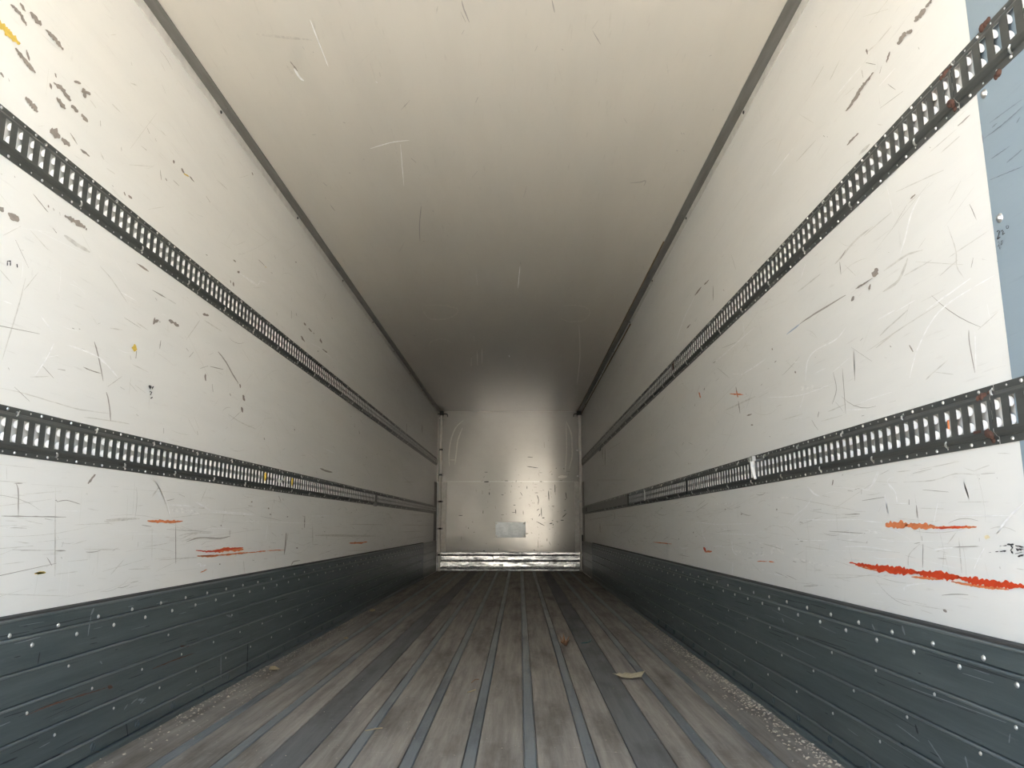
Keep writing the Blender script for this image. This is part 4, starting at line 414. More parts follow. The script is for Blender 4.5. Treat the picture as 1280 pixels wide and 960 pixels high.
    ('R', 'org'): "11235 3770 -5 40 -45 -55 -10 70 -40 -75 -10 60 -40 -50 -15 95 -35 -95 -10 55 -40 -80 -10 100 -40 -75 -10 70 -35 -95 -15 85 -35 -75 -10 80 -40 -85 -15 120 -30 -120 -15 110 -35 -105 -5 65 -45 -35 -5 50 -40 -50 -5 35|10660 3765 -10 30 -40 -30 -10 40 -35 -50 -10 40 -35 -35 -20 60 -25 -80 -20 70 -20 -85 -30 90 -15 -90 -25 80 -25 -70 -25 70 -25 -50 -20 60 -20 -80 -20 65 -25 -60 -20 60 -25 -70 -25 90 -15 -95 -30 90 -20 -75 -10 40 -35 -35 -15 55 -30 -50 -10 40 -25 -55 -15 50 -30 -35 -10 20|9945 3750 -5 15 -35 -10 -5 10 -35 -20 0 25 -35 -20 -5 15 -35 -15 -5 20 -35 -25 -5 25 -35 -25 -10 35 -30 -40 -5 30 -40 -25 -5 25 -35 -25 -5 25 -40 -25 -5 30 -35 -35 -5 35 -30 -25 -5 30 -30 -35 -5 30 -30 -35 -5 35 -30 -30 -5 25 -30 -20 -5 20 -35 -25 -5 30 -30 -25 -5 25 -30 -20 -5 30 -30 -40 0 30 -30 -30 -5 30 -40 -20 0 15 -40 -15 0 20 -30 -20 0 15 -25 -10 -5 10|10625 3090 -5 10 -45 -10 -5 15 -40 -20 -5 25 -40 -25 -10 30 -35 -25 -5 20 -40 -25 -10 30 -35 -30 -10 35 -35 -35 -10 35 -35 -30 -10 35 -35 -35 -10 30 -30 -35 -10 30 -35 -20 -10 25 -30 -35 -10 30 -35 -15 -10 15 -35 -20 -10 25 -30 -20 -10 20 -35 -15 -5 15 -35 -10 -5 10 -35 -10 -5 10|9660 3095 -5 10 -35 -10 -5 15 -30 -15 -5 10 -25 -20 -10 20 -30 -15 -10 20 -30 -25 -10 25 -20 -30 -15 25 -25 -25 -15 25 -20 -25 -15 30 -20 -30 -10 25 -20 -25 -15 25 -20 -25 -10 25 -15 -35 -20 35 -25 -25 -10 20 -25 -25 -15 30 -25 -30 -10 20 -25 -25 -15 35 -20 -30 -10 30 -20 -30 -10 25 -20 -20 -15 25 -15 -35 -10 35 -20 -30 -10 25 -20 -30 -10 25 -25 -20 -10 25 -20 -30 -15 40 -15 -35 -15 30 -20 -20 -10 25 -25 -30 -10 25 -25 -20 -5 15 -30 -15 -5 15 -30 -10 0 10 -30 -15 -5 20 -25 -15 -5 10 -25 -10 -5 10|12210 3145 -5 10 -55 -10 -5 10 -45 -20 -15 15 -40 -20 -15 20 -45 -25 -15 20 -40 -20 -20 25 -35 -30 -15 25 -35 -30 -20 20 -40 -15 -15 15 -40 -20 -10 15 -45 -15 -10 15 -40 -20 -10 15 -45 -15 -10 10|16625 3020 -10 10 -105 -20 -25 30 -100 -25 -15 20 -110 -15 -5 5|22335 3035 -5 20 -215 -40 -10 50 -215 -30 -10 55 -205 -55 -10 50 -210 -20 0 20|30830 3120 -10 10 -375 -15 -10 15 -360 -15 -20 25 -345 -25 -25 30 -330 -35 -25 40 -325 -35 -20 30 -320 -25 -25 30 -310 -30 -25 35 -295 -40 -30 40 -295 -25 -15 15 -295 -15 -15 20 -290 -15 -10 10|17440 2985 -5 5 -125 -5 -5 20 -120 -10 -5 20 -125 -15 0 15 -120 -15 -5 20 -120 -10 0 10 -120 0 0 5|18895 7050 -5 10 -145 -45 -5 20 -145 -50 -10 20 -130 -60 -20 40 -135 -55 -5 20 -135 -55 -15 35 -125 -60 -15 35 -125 -55 -10 15 -130 -35 -5 5|18305 7030 -20 0 40 -40 -80 -10 35 -40 -85 -5 55 -40 -55 -5 25 -40 -40 -5|22140 7670 -45 -5 65 -40 -165 -20 95 -35 -100 -10 90 -40 -155 -15 65 -40 -45 -5",
    ('R', 'red'): "9945 3740 0 10 -45 -5 0 5 -45 -10 0 15 -40 -10 0 10 -40 -20 -5 30 -40 -30 0 25 -45 -20 0 25 -40 -20 -5 20 -40 -20 -5 20 -35 -15 0 15 -35 -10 0 15 -35 -25 -5 25 -45 -25 0 30 -45 -25 0 25 -40 -20 -5 20 -40 -20 0 15 -35 -10 0 10 -35 -10 0 10 -50 -10 0 10|12580 3190 -5 5 -50 -15 -15 25 -45 -20 -15 20 -40 -25 -15 15 -45 -20 -10 20 -50 -15 -5 5|12350 3160 -5 20 -55 -20 -10 30 -45 -45 -25 65 -35 -60 -20 45 -45 -35 -25 55 -30 -70 -20 45 -40 -35 -20 50 -45 -35 -10 20|11985 3155 -10 30 -50 -35 -25 50 -35 -55 -30 55 -30 -70 -30 60 -25 -55 -35 60 -20 -60 -30 55 -30 -50 -40 85 5 -125 -45 90 0 -100 -55 110 -10 -95 -50 105 -15 -95 -40 90 -25 -70 -35 75 -15 -85 -50 100 5 -115 -45 85 0 -95 -50 110 0 -105 -50 110 5 -110 -40 85 -5 -95 -55 120 10 -115 -50 115 -10 -90 -45 100 5 -120 -50 115 -5 -95 -30 70 -5 -100 -55 130 5 -120 -35 80 -15 -60 -30 75 -20 -60 -20 50 -20 -65 -30 80 -15 -80 -30 75 -25 -60 -20 55 -30 -50 -10 35 -35 -40 -15 35 -40 -20 -10 25|10445 3150 -10 30 -30 -35 -15 35 -15 -60 -30 65 -20 -50 -30 70 5 -100 -40 90 0 -90 -40 85 -20 -55 -25 55 -10 -85 -45 110 -5 -85 -25 55 -20 -65 -25 75 -15 -75 -40 95 -5 -95 -35 95 -5 -110 -45 115 0 -110 -45 115 -5 -105 -35 85 -5 -75 -25 60 -10 -70 -35 100 10 -125 -40 105 -10 -75 -25 65 -15 -65 -30 70 -10 -80 -30 80 -25 -55 -15 45 -30 -45 -15 50 -30 -40 -10 30|9510 3155 -15 20 -20 -25 -15 25 -15 -30 -20 30 -10 -45 -20 40 -15 -35 -25 45 0 -55 -35 55 -10 -50 -25 40 0 -65 -50 90 5 -75 -25 45 0 -75 -55 105 10 -90 -45 95 15 -105 -50 100 5 -80 -20 45 0 -75 -40 90 -10 -60 -30 70 -5 -65 -20 45 0 -75 -40 95 0 -85 -30 80 -5 -85 -25 70 -15 -60 -25 75 -10 -70 -30 75 0 -100 -30 95 -15 -65 -20 55 -10 -70 -25 75 -10 -70 -15 55 -15 -55 -25 65 -10 -50 -25 75 0 -100 -30 100 0 -80 -25 70 0 -85 -20 70 -10 -65 -25 80 0 -75 -20 65 -10 -55 -15 45 -15 -40 -15 45 -15 -45 -15 35 -20 -25 -15 45 -10 -50 -15 45 -10 -50 -15 35 -20 -20 -5 20 -20 -20 -5 20|22420 3165 -50 5 70 -55 -240 30 165 -70 -220 30 65 -60 -80 15",
    ('R', 'yelp'): "8880 3650 -5 10 -20 -35 -20 50 -15 -40 -20 40 -15 -35 -10 10",
    ('R', 'black'): "8480 3575 -5 10 -25 -15 -5 20 -25 -20 -5 15 -25 -15 -5 20 -25 -10 0 5|8420 3565 -5 5 -5 -20 -20 10 -5 -20 -5 5|8395 3545 -5 -5 30 -10 -10 -5 30 -15 -10 0|8425 3515 -5 0 5 -25 -30 15 0 -25 -5 5|8340 3545 -5 0 -5 -20 -20 10 0 -25 -5 5|8280 3545 -5 0 -5 -20 -15 10 -5 -20 -5 0|8340 3565 -5 10 -20 -15 -5 10 -20 -10 -5 10 -20 -15 -5 15 -20 -20 -5 15 -25 -10 0 5|8330 3520 0 5 -30 -5 0 10 -25 -5 0 10 -30 -5 0 10 -30 -10 0 5|8360 3480 0 5 -25 0 0 5 -30 0 0 5 -25 0 0 5 -30 0 5 5 -30 0 0 0|8320 3450 5 5 -30 -5 5 20 -30 -10 5 15 -30 -15 5 20 -30 -5 0 5|8620 3495 0 5 -30 -5 0 10 -30 -5 0 10 -25 -15 -5 20 -25 -10 0 5|8700 3490 0 5 -25 -5 -5 10 -25 -5 0 5|8620 3555 0 0 -25 0 0 5 -30 0 0 0 -30 0 0 5 -25 -5 0 10 -30 -5 0 5|8830 3480 0 0 -45 0 0 5|8305 3550 -5 0 5 -15 -10 0 5 -20 -5 5|8270 3525 5 0 -30 20 0 0",
    ('C', 'scr'): "-1085 12650 5 -5 -5 45 15 -5 -15 65 20 -5 -15 80 25 -10 -15 90 25 -10 -5 110 25 -15 0 125 20 -10 5 120 15 -15 5 85 5 -5|-2540 16035 0 5 -140 195 10 20 -145 200 0 5|-2920 18865 10 -15 90 270 10 -15|-4325 17010 10 -25 30 65 10 -25|-4315 14200 10 -10 0 35 10 -10|-5255 17615 5 -15 105 -5 0 -15|-955 15925 10 5 -80 220 10 5|-1165 19630 5 10 -185 370 5 10|-4220 18905 10 -25 15 55 10 -20|-5670 20315 10 -20 45 255 15 -20|-4780 19700 10 -25 20 75 10 -30|-3050 14930 5 -5 -15 170 5 -5|-4480 14020 5 -5 10 100 5 -5|615 12665 10 -5 15 180 25 -10 15 185 10 -5|1465 13560 5 0 60 150 10 -10 60 160 15 -10 60 160 5 -5|375 14035 5 5 -55 180 5 5|880 14145 5 -10 30 60 5 -15|2535 16875 5 -5 105 230 5 -5|3200 20420 -5 -15 60 10 -5 -25 80 20 -5 -40 90 30 -10 -45 80 30 -10 -45 60 15 -15 -50 55 10 -15 -50 45 25 -10 -50 25 50 10 -30 -10 65 30 10 -20 85 15 15 -20 85 15 15 -15 60 10 5|4075 17575 5 -10 35 110 10 -10|4135 17595 10 -10 25 90 10 -10|4145 18515 0 -25 50 45 -5 -25|4320 18510 0 -15 45 40 -5 -20|4005 14425 -5 -10 50 -15 -5 -15|-3045 21970 10 0 -60 240 25 5 -90 355 35 10 -105 405 30 10 -95 395 35 0 -85 405 30 0 -85 440 30 -5 -70 400 25 0 -50 290 10 -5|-3355 24920 15 -40 25 95 10 -40|-2740 22355 10 -40 30 85 10 -40|-5575 38110 30 -130 100 395 30 -125|-5840 21830 5 -10 0 275 30 -40 5 275 5 -10|-2470 24385 10 -30 15 90 10 -35|-5875 21345 15 -25 0 85 15 -25|-5480 31680 15 -55 30 105 15 -40|30 27065 15 -5 0 225 15 -5|-100 62030 10 -235 290 890 10 -255|1285 52015 15 -20 95 2025 60 -75 105 2175 20 -30|1035 52020 10 -35 160 1610 15 -45|3055 52410 20 -20 110 1610 20 -15|-5550 38180 15 -80 75 245 15 -70|2335 50550 20 -35 55 765 25 -40",
    ('C', 'mid'): "-1510 12640 5 5 -45 125 15 10 -50 130 20 5 -45 135 5 0|-4060 13195 5 -5 -15 155 25 -10 -25 165 15 -10 -20 170 25 -15 -20 170 5 -5|-5005 14625 10 -10 -15 185 45 -40 -30 200 55 -45 -15 190 15 -15|-3190 14565 10 0 -15 175 20 -10 -20 185 20 -10 -25 185 25 -10 -15 190 5 -5|-3190 17105 5 -5 -15 200 15 -5 -25 295 20 -10 -30 355 20 -5 -45 380 20 -5 -60 450 25 -5 -55 270 25 -5 -55 275 25 -5 -50 255 25 0 -50 260 15 0 -55 375 10 -5|-5305 13620 10 -20 80 55 20 -55 115 90 30 -75 120 110 35 -85 115 115 30 -80 115 110 35 -90 130 100 20 -60 120 80 20 -50 85 60 5 -25|-1310 16930 5 0 -65 375 10 5|-1230 20390 15 -10 35 290 30 -45 40 300 10 -15|-2625 15675 0 -15 95 0 0 -15|1560 13210 5 5 -65 140 15 15 -65 145 5 5|3800 16855 0 -15 70 70 0 -10|3165 14695 10 0 40 220 25 -5 40 225 10 0|4470 16535 5 -10 45 80 5 -10|2400 12790 5 0 15 85 5 0|-3480 21105 10 -5 -50 470 30 -15 -50 485 10 0|-1700 28190 10 -5 -35 570 35 -10 -45 595 40 -15 -40 620 15 -5|-2385 38335 20 -5 -75 1320 15 -5|-2840 43610 15 5 -210 2275 20 10|-8015 37690 20 -50 65 675 20 -45|735 25220 10 -5 20 300 10 -5|2920 35980 15 -5 75 1135 30 -5 40 865 50 -10 35 900 45 -5 40 1040 45 -5 40 1095 60 -5 30 1045 50 0 30 1090 65 15 70 2185 65 30 80 2450 50 30 75 2365 40 25 60 1800 20 15|2275 21025 0 -20 80 90 0 -20|-2405 41540 15 0 -95 1365 50 -10 -120 1460 45 -10 -100 1555 15 -5|-2865 43615 15 -5 -130 2285 15 -5|-2100 41055 15 0 -100 1330 55 0 -120 1415 45 0 -105 1505 20 0",
    ('C', 'wht'): "-4090 13165 5 -5 -10 115 15 -10 -25 170 25 -10 -30 200 25 -15 -25 210 20 -15 -25 240 25 -15 -25 270 20 -10 -25 255 20 -10 -15 180 5 -5|-4880 14770 15 -10 -20 75 30 -25 -35 110 55 -40 -50 130 50 -40 -40 115 50 -45 -35 105 45 -50 -30 105 45 -60 -10 80 25 -35 -10 55 15 -20|-3200 15265 10 -10 15 75 10 -15|-3920 18325 0 -10 75 -25 5 -25 105 -35 0 -30 120 -30 0 -40 105 -15 0 -40 90 -5 0 -45 80 0 0 -35 80 5 5 -40 80 20 0 -40 95 15 5 -40 100 15 5 -30 90 15 0 -20 65 5 0 -10|-3085 18095 5 0 -40 280 10 0 -45 285 15 0 -50 295 20 0 -55 305 15 -5 -50 315 20 0 -55 320 15 0 -50 335 10 -5 -45 345 5 -5|-635 42850 30 -50 5 540 35 -65|20 27505 10 5 -40 630 30 5 -50 655 25 10 -45 685 30 10 -45 720 10 0",
    ('C', 'chip'): "-4885 14515 5 -5 -5 65 25 -20 -15 70 20 -15 -10 65 20 -15 -20 75 35 -35 -15 75 25 -20 -15 75 15 -15 -5 65 10 -10",
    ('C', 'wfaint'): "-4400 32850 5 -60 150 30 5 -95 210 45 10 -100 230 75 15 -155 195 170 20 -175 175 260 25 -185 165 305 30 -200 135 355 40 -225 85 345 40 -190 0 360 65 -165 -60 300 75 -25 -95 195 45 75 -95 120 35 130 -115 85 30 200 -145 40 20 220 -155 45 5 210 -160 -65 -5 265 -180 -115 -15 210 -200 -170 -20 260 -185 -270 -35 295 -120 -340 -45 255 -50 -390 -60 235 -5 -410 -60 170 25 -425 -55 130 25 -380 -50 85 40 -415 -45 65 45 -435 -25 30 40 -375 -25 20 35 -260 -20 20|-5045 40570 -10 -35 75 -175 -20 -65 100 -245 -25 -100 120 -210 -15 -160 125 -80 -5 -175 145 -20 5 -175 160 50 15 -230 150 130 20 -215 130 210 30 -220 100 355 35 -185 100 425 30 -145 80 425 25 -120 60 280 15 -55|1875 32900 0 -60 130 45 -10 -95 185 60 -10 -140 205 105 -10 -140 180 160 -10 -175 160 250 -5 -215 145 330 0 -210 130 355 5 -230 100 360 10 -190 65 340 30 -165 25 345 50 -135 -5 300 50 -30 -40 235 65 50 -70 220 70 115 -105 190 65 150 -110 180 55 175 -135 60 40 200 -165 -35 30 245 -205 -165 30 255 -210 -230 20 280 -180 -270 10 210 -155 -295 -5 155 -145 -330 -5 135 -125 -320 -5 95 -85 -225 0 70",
    ('B', 'scr'): "-2605 6550 30 0 -50 -125 90 10 -50 -125 30 5|-2575 7220 15 -5 -50 -110 15 -5|-3050 7420 0 30 110 -65 0 90 110 -90 0 95 105 -95 0 100 110 -65 0 30|-4060 4085 15 20 100 -100 15 25|-365 5130 15 0 -30 -100 70 5 -65 -105 75 5 -60 -105 60 5 -35 -100 20 0|-3105 5035 15 0 -35 -100 50 0 -55 -100 55 0 -35 -100 15 0|-1150 4750 20 5 0 -95 20 0|-2770 5255 15 15 25 -55 10 15|-2830 2225 -20 15 85 60 -15 15|-1770 1860 25 5 -5 -145 25 5|2445 6695 15 0 -20 -110 40 0 -45 -105 50 0 -50 -110 60 5 -55 -110 60 0 -50 -105 50 0 -55 -110 60 5 -45 -110 40 0 -20 -105 15 0|1455 6310 20 5 0 -80 40 20 -5 -115 60 25 -20 -135 55 20 -25 -120 50 5 -50 -115 50 0 -70 -120 55 -5 -65 -105 35 -5 -35 -75 15 -5|2995 7215 20 0 -30 -95 45 0 -55 -95 60 0 -50 -95 50 0 -55 -95 65 0 -60 -95 60 0 -65 -95 60 0 -40 -95 30 0 -20 -95 15 0|3900 6550 15 0 -15 -100 50 10 -40 -105 60 10 -45 -105 50 10 -35 -105 50 10 -30 -100 50 5 -20 -100 15 5|1885 4385 0 25 115 -55 0 90 120 -60 0 25|1810 5225 20 0 -20 -95 40 5 -50 -100 55 5 -45 -100 55 5 -60 -100 60 5 -50 -95 55 0 -50 -95 55 0 -40 -95 30 5 -15 -95 15 0|2500 3900 -5 20 105 -35 -15 80 110 -60 -15 85 105 -45 -5 25|3065 4135 15 20 55 -85 20 20|1485 3670 25 10 25 -100 20 10|1610 3070 20 0 -20 -90 20 0|1605 2790 20 0 -15 -90 15 0|960 3210 25 0 -5 -95 25 5|1400 4090 10 15 80 -65 15 30 70 -80 20 40 65 -85 25 40 65 -85 25 45 60 -95 25 50 65 -90 25 40 70 -80 15 30 80 -65 5 15|3215 4940 15 10 30 -85 20 10|3600 4420 -10 15 100 50 -35 35 120 35 -45 45 120 30 -40 40 115 40 -35 35 100 55 -15 10|3230 2230 20 10 15 -85 20 10|2450 5410 25 10 5 -65 20 5|-645 7375 5 20 90 -40 5 20|75 7350 5 20 90 -40 5 20|1945 6730 5 20 140 -50 0 20|1710 7445 0 20 120 -45 5 50 115 -45 0 20|285 4990 15 0 -20 -110 45 0 -45 -110 45 0 -20 -110 15 0|1070 5695 15 5 5 -100 15 5|930 4325 5 15 90 -45 0 15|3750 4980 -5 20 105 -10 -15 55 105 -15 -5 15|-110 7975 -10 10 75 40 -10 10|2965 3155 0 15 95 -30 0 15|4580 3160 0 15 55 -15 0 15|675 9545 5 15 90 -40 5 45 90 -50 5 45 90 -55 5 40 90 -45 5 40 90 -35 0 10|-400 10235 5 15 125 -60 5 15|630 8730 5 15 70 -35 5 35 100 -60 10 50 115 -65 5 55 120 -70 5 45 125 -65 10 55 140 -80 10 50 130 -55 5 35 90 -40 0 20|-400 8430 5 15 80 -45 5 10|2445 11015 15 5 25 -90 15 5",
    ('B', 'black'): "-3085 1640 5 40 80 -60 10 80 80 -80 0 40|1160 1755 40 40 55 -130 35 35",
    ('B', 'mid'): "-3720 6835 10 0 -25 -95 50 0 -35 -95 40 0 -20 -95 15 0|-3195 6740 15 0 -20 -95 40 0 -40 -95 50 0 -45 -95 50 0 -30 -95 15 0|-4925 2880 20 0 -35 -95 55 0 -55 -90 60 0 -60 -95 60 0 -40 -90 20 0|1530 2605 20 0 -25 -90 35 0 -35 -95 40 0 -50 -95 55 5 -45 -95 45 0 -45 -95 45 5 -40 -95 40 0 -30 -95 25 5 -20 -95 15 0|-2085 5410 20 5 -20 -100 50 5 -35 -100 55 10 -20 -100 20 0|-1320 7110 10 20 85 -55 10 15|-405 6020 5 15 60 -40 5 10|2100 10845 10 0 -15 -105 35 0 -30 -105 40 5 -30 -110 40 5 -35 -105 40 0 -15 -105 10 0",
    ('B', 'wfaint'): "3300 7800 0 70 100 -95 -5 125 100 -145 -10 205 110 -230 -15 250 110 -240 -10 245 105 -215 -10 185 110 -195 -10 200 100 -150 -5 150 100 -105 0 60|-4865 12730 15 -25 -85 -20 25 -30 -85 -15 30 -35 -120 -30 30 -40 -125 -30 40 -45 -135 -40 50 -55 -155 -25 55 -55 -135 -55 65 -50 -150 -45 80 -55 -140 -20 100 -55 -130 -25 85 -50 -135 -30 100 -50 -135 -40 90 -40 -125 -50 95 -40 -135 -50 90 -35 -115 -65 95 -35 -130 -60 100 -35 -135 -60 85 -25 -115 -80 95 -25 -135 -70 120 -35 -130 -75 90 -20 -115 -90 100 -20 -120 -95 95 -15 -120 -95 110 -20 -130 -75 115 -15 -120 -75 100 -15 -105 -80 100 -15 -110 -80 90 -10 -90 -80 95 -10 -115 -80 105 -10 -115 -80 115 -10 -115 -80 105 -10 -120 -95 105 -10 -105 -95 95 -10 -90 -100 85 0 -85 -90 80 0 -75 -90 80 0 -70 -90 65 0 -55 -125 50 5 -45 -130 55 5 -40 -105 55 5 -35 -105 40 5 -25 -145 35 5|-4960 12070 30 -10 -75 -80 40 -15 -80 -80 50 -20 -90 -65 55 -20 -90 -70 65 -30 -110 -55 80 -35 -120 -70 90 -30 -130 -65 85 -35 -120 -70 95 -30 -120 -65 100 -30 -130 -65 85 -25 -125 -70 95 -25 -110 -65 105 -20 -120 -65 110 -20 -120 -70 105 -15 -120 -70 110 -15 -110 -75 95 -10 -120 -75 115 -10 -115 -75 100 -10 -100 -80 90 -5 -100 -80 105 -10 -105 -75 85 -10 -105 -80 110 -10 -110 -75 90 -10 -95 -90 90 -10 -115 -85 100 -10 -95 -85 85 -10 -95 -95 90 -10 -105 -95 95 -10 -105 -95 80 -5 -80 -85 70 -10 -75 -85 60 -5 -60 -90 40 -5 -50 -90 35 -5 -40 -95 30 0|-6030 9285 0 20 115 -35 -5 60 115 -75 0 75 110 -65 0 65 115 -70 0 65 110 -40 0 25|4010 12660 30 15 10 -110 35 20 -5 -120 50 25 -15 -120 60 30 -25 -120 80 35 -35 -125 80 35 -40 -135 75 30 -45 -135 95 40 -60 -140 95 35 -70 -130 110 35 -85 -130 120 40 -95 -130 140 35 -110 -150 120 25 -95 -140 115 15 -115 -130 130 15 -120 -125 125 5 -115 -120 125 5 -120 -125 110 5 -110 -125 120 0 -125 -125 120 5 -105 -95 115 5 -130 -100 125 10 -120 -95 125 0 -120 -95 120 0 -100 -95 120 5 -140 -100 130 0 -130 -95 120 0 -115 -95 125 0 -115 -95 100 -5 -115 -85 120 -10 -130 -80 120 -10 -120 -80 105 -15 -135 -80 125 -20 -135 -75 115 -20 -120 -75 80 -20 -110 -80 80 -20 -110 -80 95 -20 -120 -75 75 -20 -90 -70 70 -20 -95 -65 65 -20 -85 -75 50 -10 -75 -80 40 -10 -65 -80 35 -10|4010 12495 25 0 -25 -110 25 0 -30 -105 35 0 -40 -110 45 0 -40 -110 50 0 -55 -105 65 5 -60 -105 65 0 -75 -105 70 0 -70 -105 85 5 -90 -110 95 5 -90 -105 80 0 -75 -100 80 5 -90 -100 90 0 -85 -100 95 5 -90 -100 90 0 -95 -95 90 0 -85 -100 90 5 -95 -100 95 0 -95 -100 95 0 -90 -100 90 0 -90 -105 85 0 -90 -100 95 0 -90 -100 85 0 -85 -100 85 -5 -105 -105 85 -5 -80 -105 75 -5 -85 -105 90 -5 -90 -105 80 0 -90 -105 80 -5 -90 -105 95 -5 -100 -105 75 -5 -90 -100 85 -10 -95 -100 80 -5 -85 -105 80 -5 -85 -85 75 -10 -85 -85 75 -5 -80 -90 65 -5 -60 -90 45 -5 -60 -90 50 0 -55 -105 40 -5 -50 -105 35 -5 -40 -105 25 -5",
    ('RB', 'ink'): "7990 6980 10 15 -35 -5 5 10 -15 -20 -15 -5 30 -10 -15 -10 25 -10 -15 -5 30 -10 -15 -10 30 -10 -15 -5|8000 6900 10 10 -35 -10 5 15 -35 -10 5 10|7920 6960 10 10 -30 -5 -5 10 0 -20 -15 -10 35 -20 -10 -5|7910 6915 5 10 -50 -5 5 10|7825 6965 10 5 -10 15 10 5 -25 -5 0 5 -15 -20 -10 0 15 -10 -5 -10 25 10 5 -5 0 15 10 -5|8000 6865 5 5 -25 -5 -5 5 5 -20 -5 -5 25 -20 -10 -5|8015 6825 0 5 -55 -20 5 5|7950 6820 10 5 -15 15 5 5 -15 15 10 5 -25 -10 -5 5 10 -20 -5 -5 25 -15 -5 -5 15 10 5 -5|7990 6810 -10 0 0 -35 -5 5 -20 15 5 5",
    ('RB', 'bscr'): "8030 8130 5 0 -35 -5 5 5 -35 -5 5 5 -45 -10 5 10 -45 -15 5 10 -40 -15 10 15 -40 -15 5 15 -35 -15 10 15 -40 -15 5 15 -35 -20 5 15 -35 -10 5 10 -40 -10 10 10 -40 -10 10 15 -45 -15 10 10 -40 -10 5 15 -40 -15 5 15 -40 -10 5 10 -35 -10 5 10 -35 -5 5 5 -35 -5 5 10 -40 -5 5 5 -35 -5 5 5|8050 8195 -5 0 10 -25 -15 -5 15 -25 -15 -5 15 -20 -15 -10 10 -20 -5 -5|7870 8175 0 5 -40 -10 15 15 -45 -10 10 10 -35 -10 0 5|7895 8245 5 5 -40 -5 5 5 -40 -10 5 5 -40 -10 5 10 -40 -15 5 15 -40 -15 10 10 -40 -10 5 10 -40 -15 5 10 -40 -10 10 10 -40 -15 5 10 -40 -10 5 10 -35 -15 5 10 -40 -10 5 10 -35 -15 5 10 -35 -10 5 5 -35 -5 0 5 -35 -10 5 5 -35 -5 5 0|7700 7665 5 5 -35 -5 5 10 -40 -10 10 15 -40 -15 10 15 -35 -10 5 10 -35 -10 5 15 -35 -15 10 15 -40 -10 10 10 -40 -5 10 10 -35 -5 5 0|7945 7835 5 5 -40 -10 5 10 -40 -10 5 10 -40 -15 5 15 -40 -15 5 10 -40 -10 10 10 -40 -15 5 10 -40 -10 5 10 -40 -10 5 5 -35 -5 5 5 -35 -5 0 0|8015 7615 5 5 -40 -15 0 5 -40 -10 0 5 -40 -15 5 5 -40 -15 0 10 -40 -15 5 10 -40 -20 0 10 -40 -15 5 10 -40 -20 5 10 -40 -15 0 10 -35 -20 0 10 -40 -15 5 10 -35 -15 0 5 -35 -15 0 10 -35 -15 0 5 -35 -10 0 5|7470 8005 5 5 -30 0 10 15 -30 0 10 10 -30 0 0 5",
    ('KL', 'rust'): "11260 1135 -5 10 45 -10 -5 10 50 -5 -5 5 45 -5 -10 10 50 -5 -5 5 50 -10 -10 15 45 -10 -10 10 45 -10 -10 10 45 -10 -10 15 50 -15 -15 20 55 -20 -15 15 50 -15 -15 20 50 -15 -10 15 55 -25 -15 20 50 -15 -15 20 55 -20 -15 20 55 -25 -10 20 55 -20 -20 25 60 -30 -20 30 60 -25 -15 25 65 -35 -15 25 55 -20 -15 25 60 -30 -10 20 55 -20 -10 20 60 -20 -15 20 60 -20 -15 20 70 -25 -20 25 65 -30 -10 20 60 -15 -10 10 60 -15 -10 20 55 -20 -10 20 65 -30 -15 25 60 -25 -20 30 70 -35 -20 30 60 -25 -15 25 65 -30 -20 25 60 -25 -10 15 55 -15 -10 15 60 -25 -15 20 55 -15 -10 20 60 -25 -10 15 60 -15 -10 15 60 -20 -10 20 60 -20 -15 20 65 -20 -10 10 60 -10 -10 10 70 -15 -5 15 70 -15 -10 5 65 -5 0 5|13410 1090 0 20 45 -60 10 60 45 -70 10 60 50 -55 5 20|16135 1330 -5 10 95 -30 -10 35 95 -40 -10 25 100 -45 -10 35 100 -50 -10 35 95 -35 -5 15|14980 1100 -5 5 80 -10 -10 15 80 -15 -10 10 80 -10 -15 20 85 -20 -15 15 80 -10 -10 10 70 -10 -20 20 90 -30 -25 25 85 -25 -25 30 80 -25 -15 20 95 -15 -20 20 105 -20 -20 15 100 -15 -20 20 90 -25 -25 25 85 -25 -20 25 90 -25 -20 20 85 -20 -25 25 100 -30 -20 25 95 -20 -25 25 95 -25 -20 20 105 -30 -20 20 105 -15 -10 15 105 -15 -15 15 110 -20 -15 15 110 -10 -10 10 105 -10 -5 5",
    ('KL', 'klt'): "12740 2450 15 -5 -55 -25 50 -15 -70 -20 45 -15 -55 -25 15 -5|12675 2330 10 -5 -15 -35 20 -5 -30 -30 25 -5 -30 -35 30 -5 -35 -35 30 -5 -35 -30 30 -5 -35 -35 30 -5 -25 -35 20 -5 -20 -35 10 0|14530 640 -5 10 90 -40 -25 50 100 -60 -20 40 90 -35 -5 15|14285 625 -10 10 80 0 -35 20 95 -10 -35 25 100 -15 -35 25 80 0 -10 5|14625 555 -15 5 80 5 -35 20 90 0 -40 20 85 0 -35 20 80 5 -10 5|13085 1560 10 5 15 -35 40 10 5 -35 15 0|18385 805 15 0 -15 -50 35 -5 -40 -45 60 -10 -50 -40 60 -10 -50 -45 55 -10 -45 -45 55 -5 -50 -45 70 -10 -50 -45 50 -10 -45 -40 55 -10 -35 -45 40 -5 -20 -50 20 -5|18530 1680 10 10 110 -50 30 35 100 -70 35 45 110 -60 10 10|14050 580 -10 5 60 15 -35 15 75 10 -30 15 65 10 -10 5",
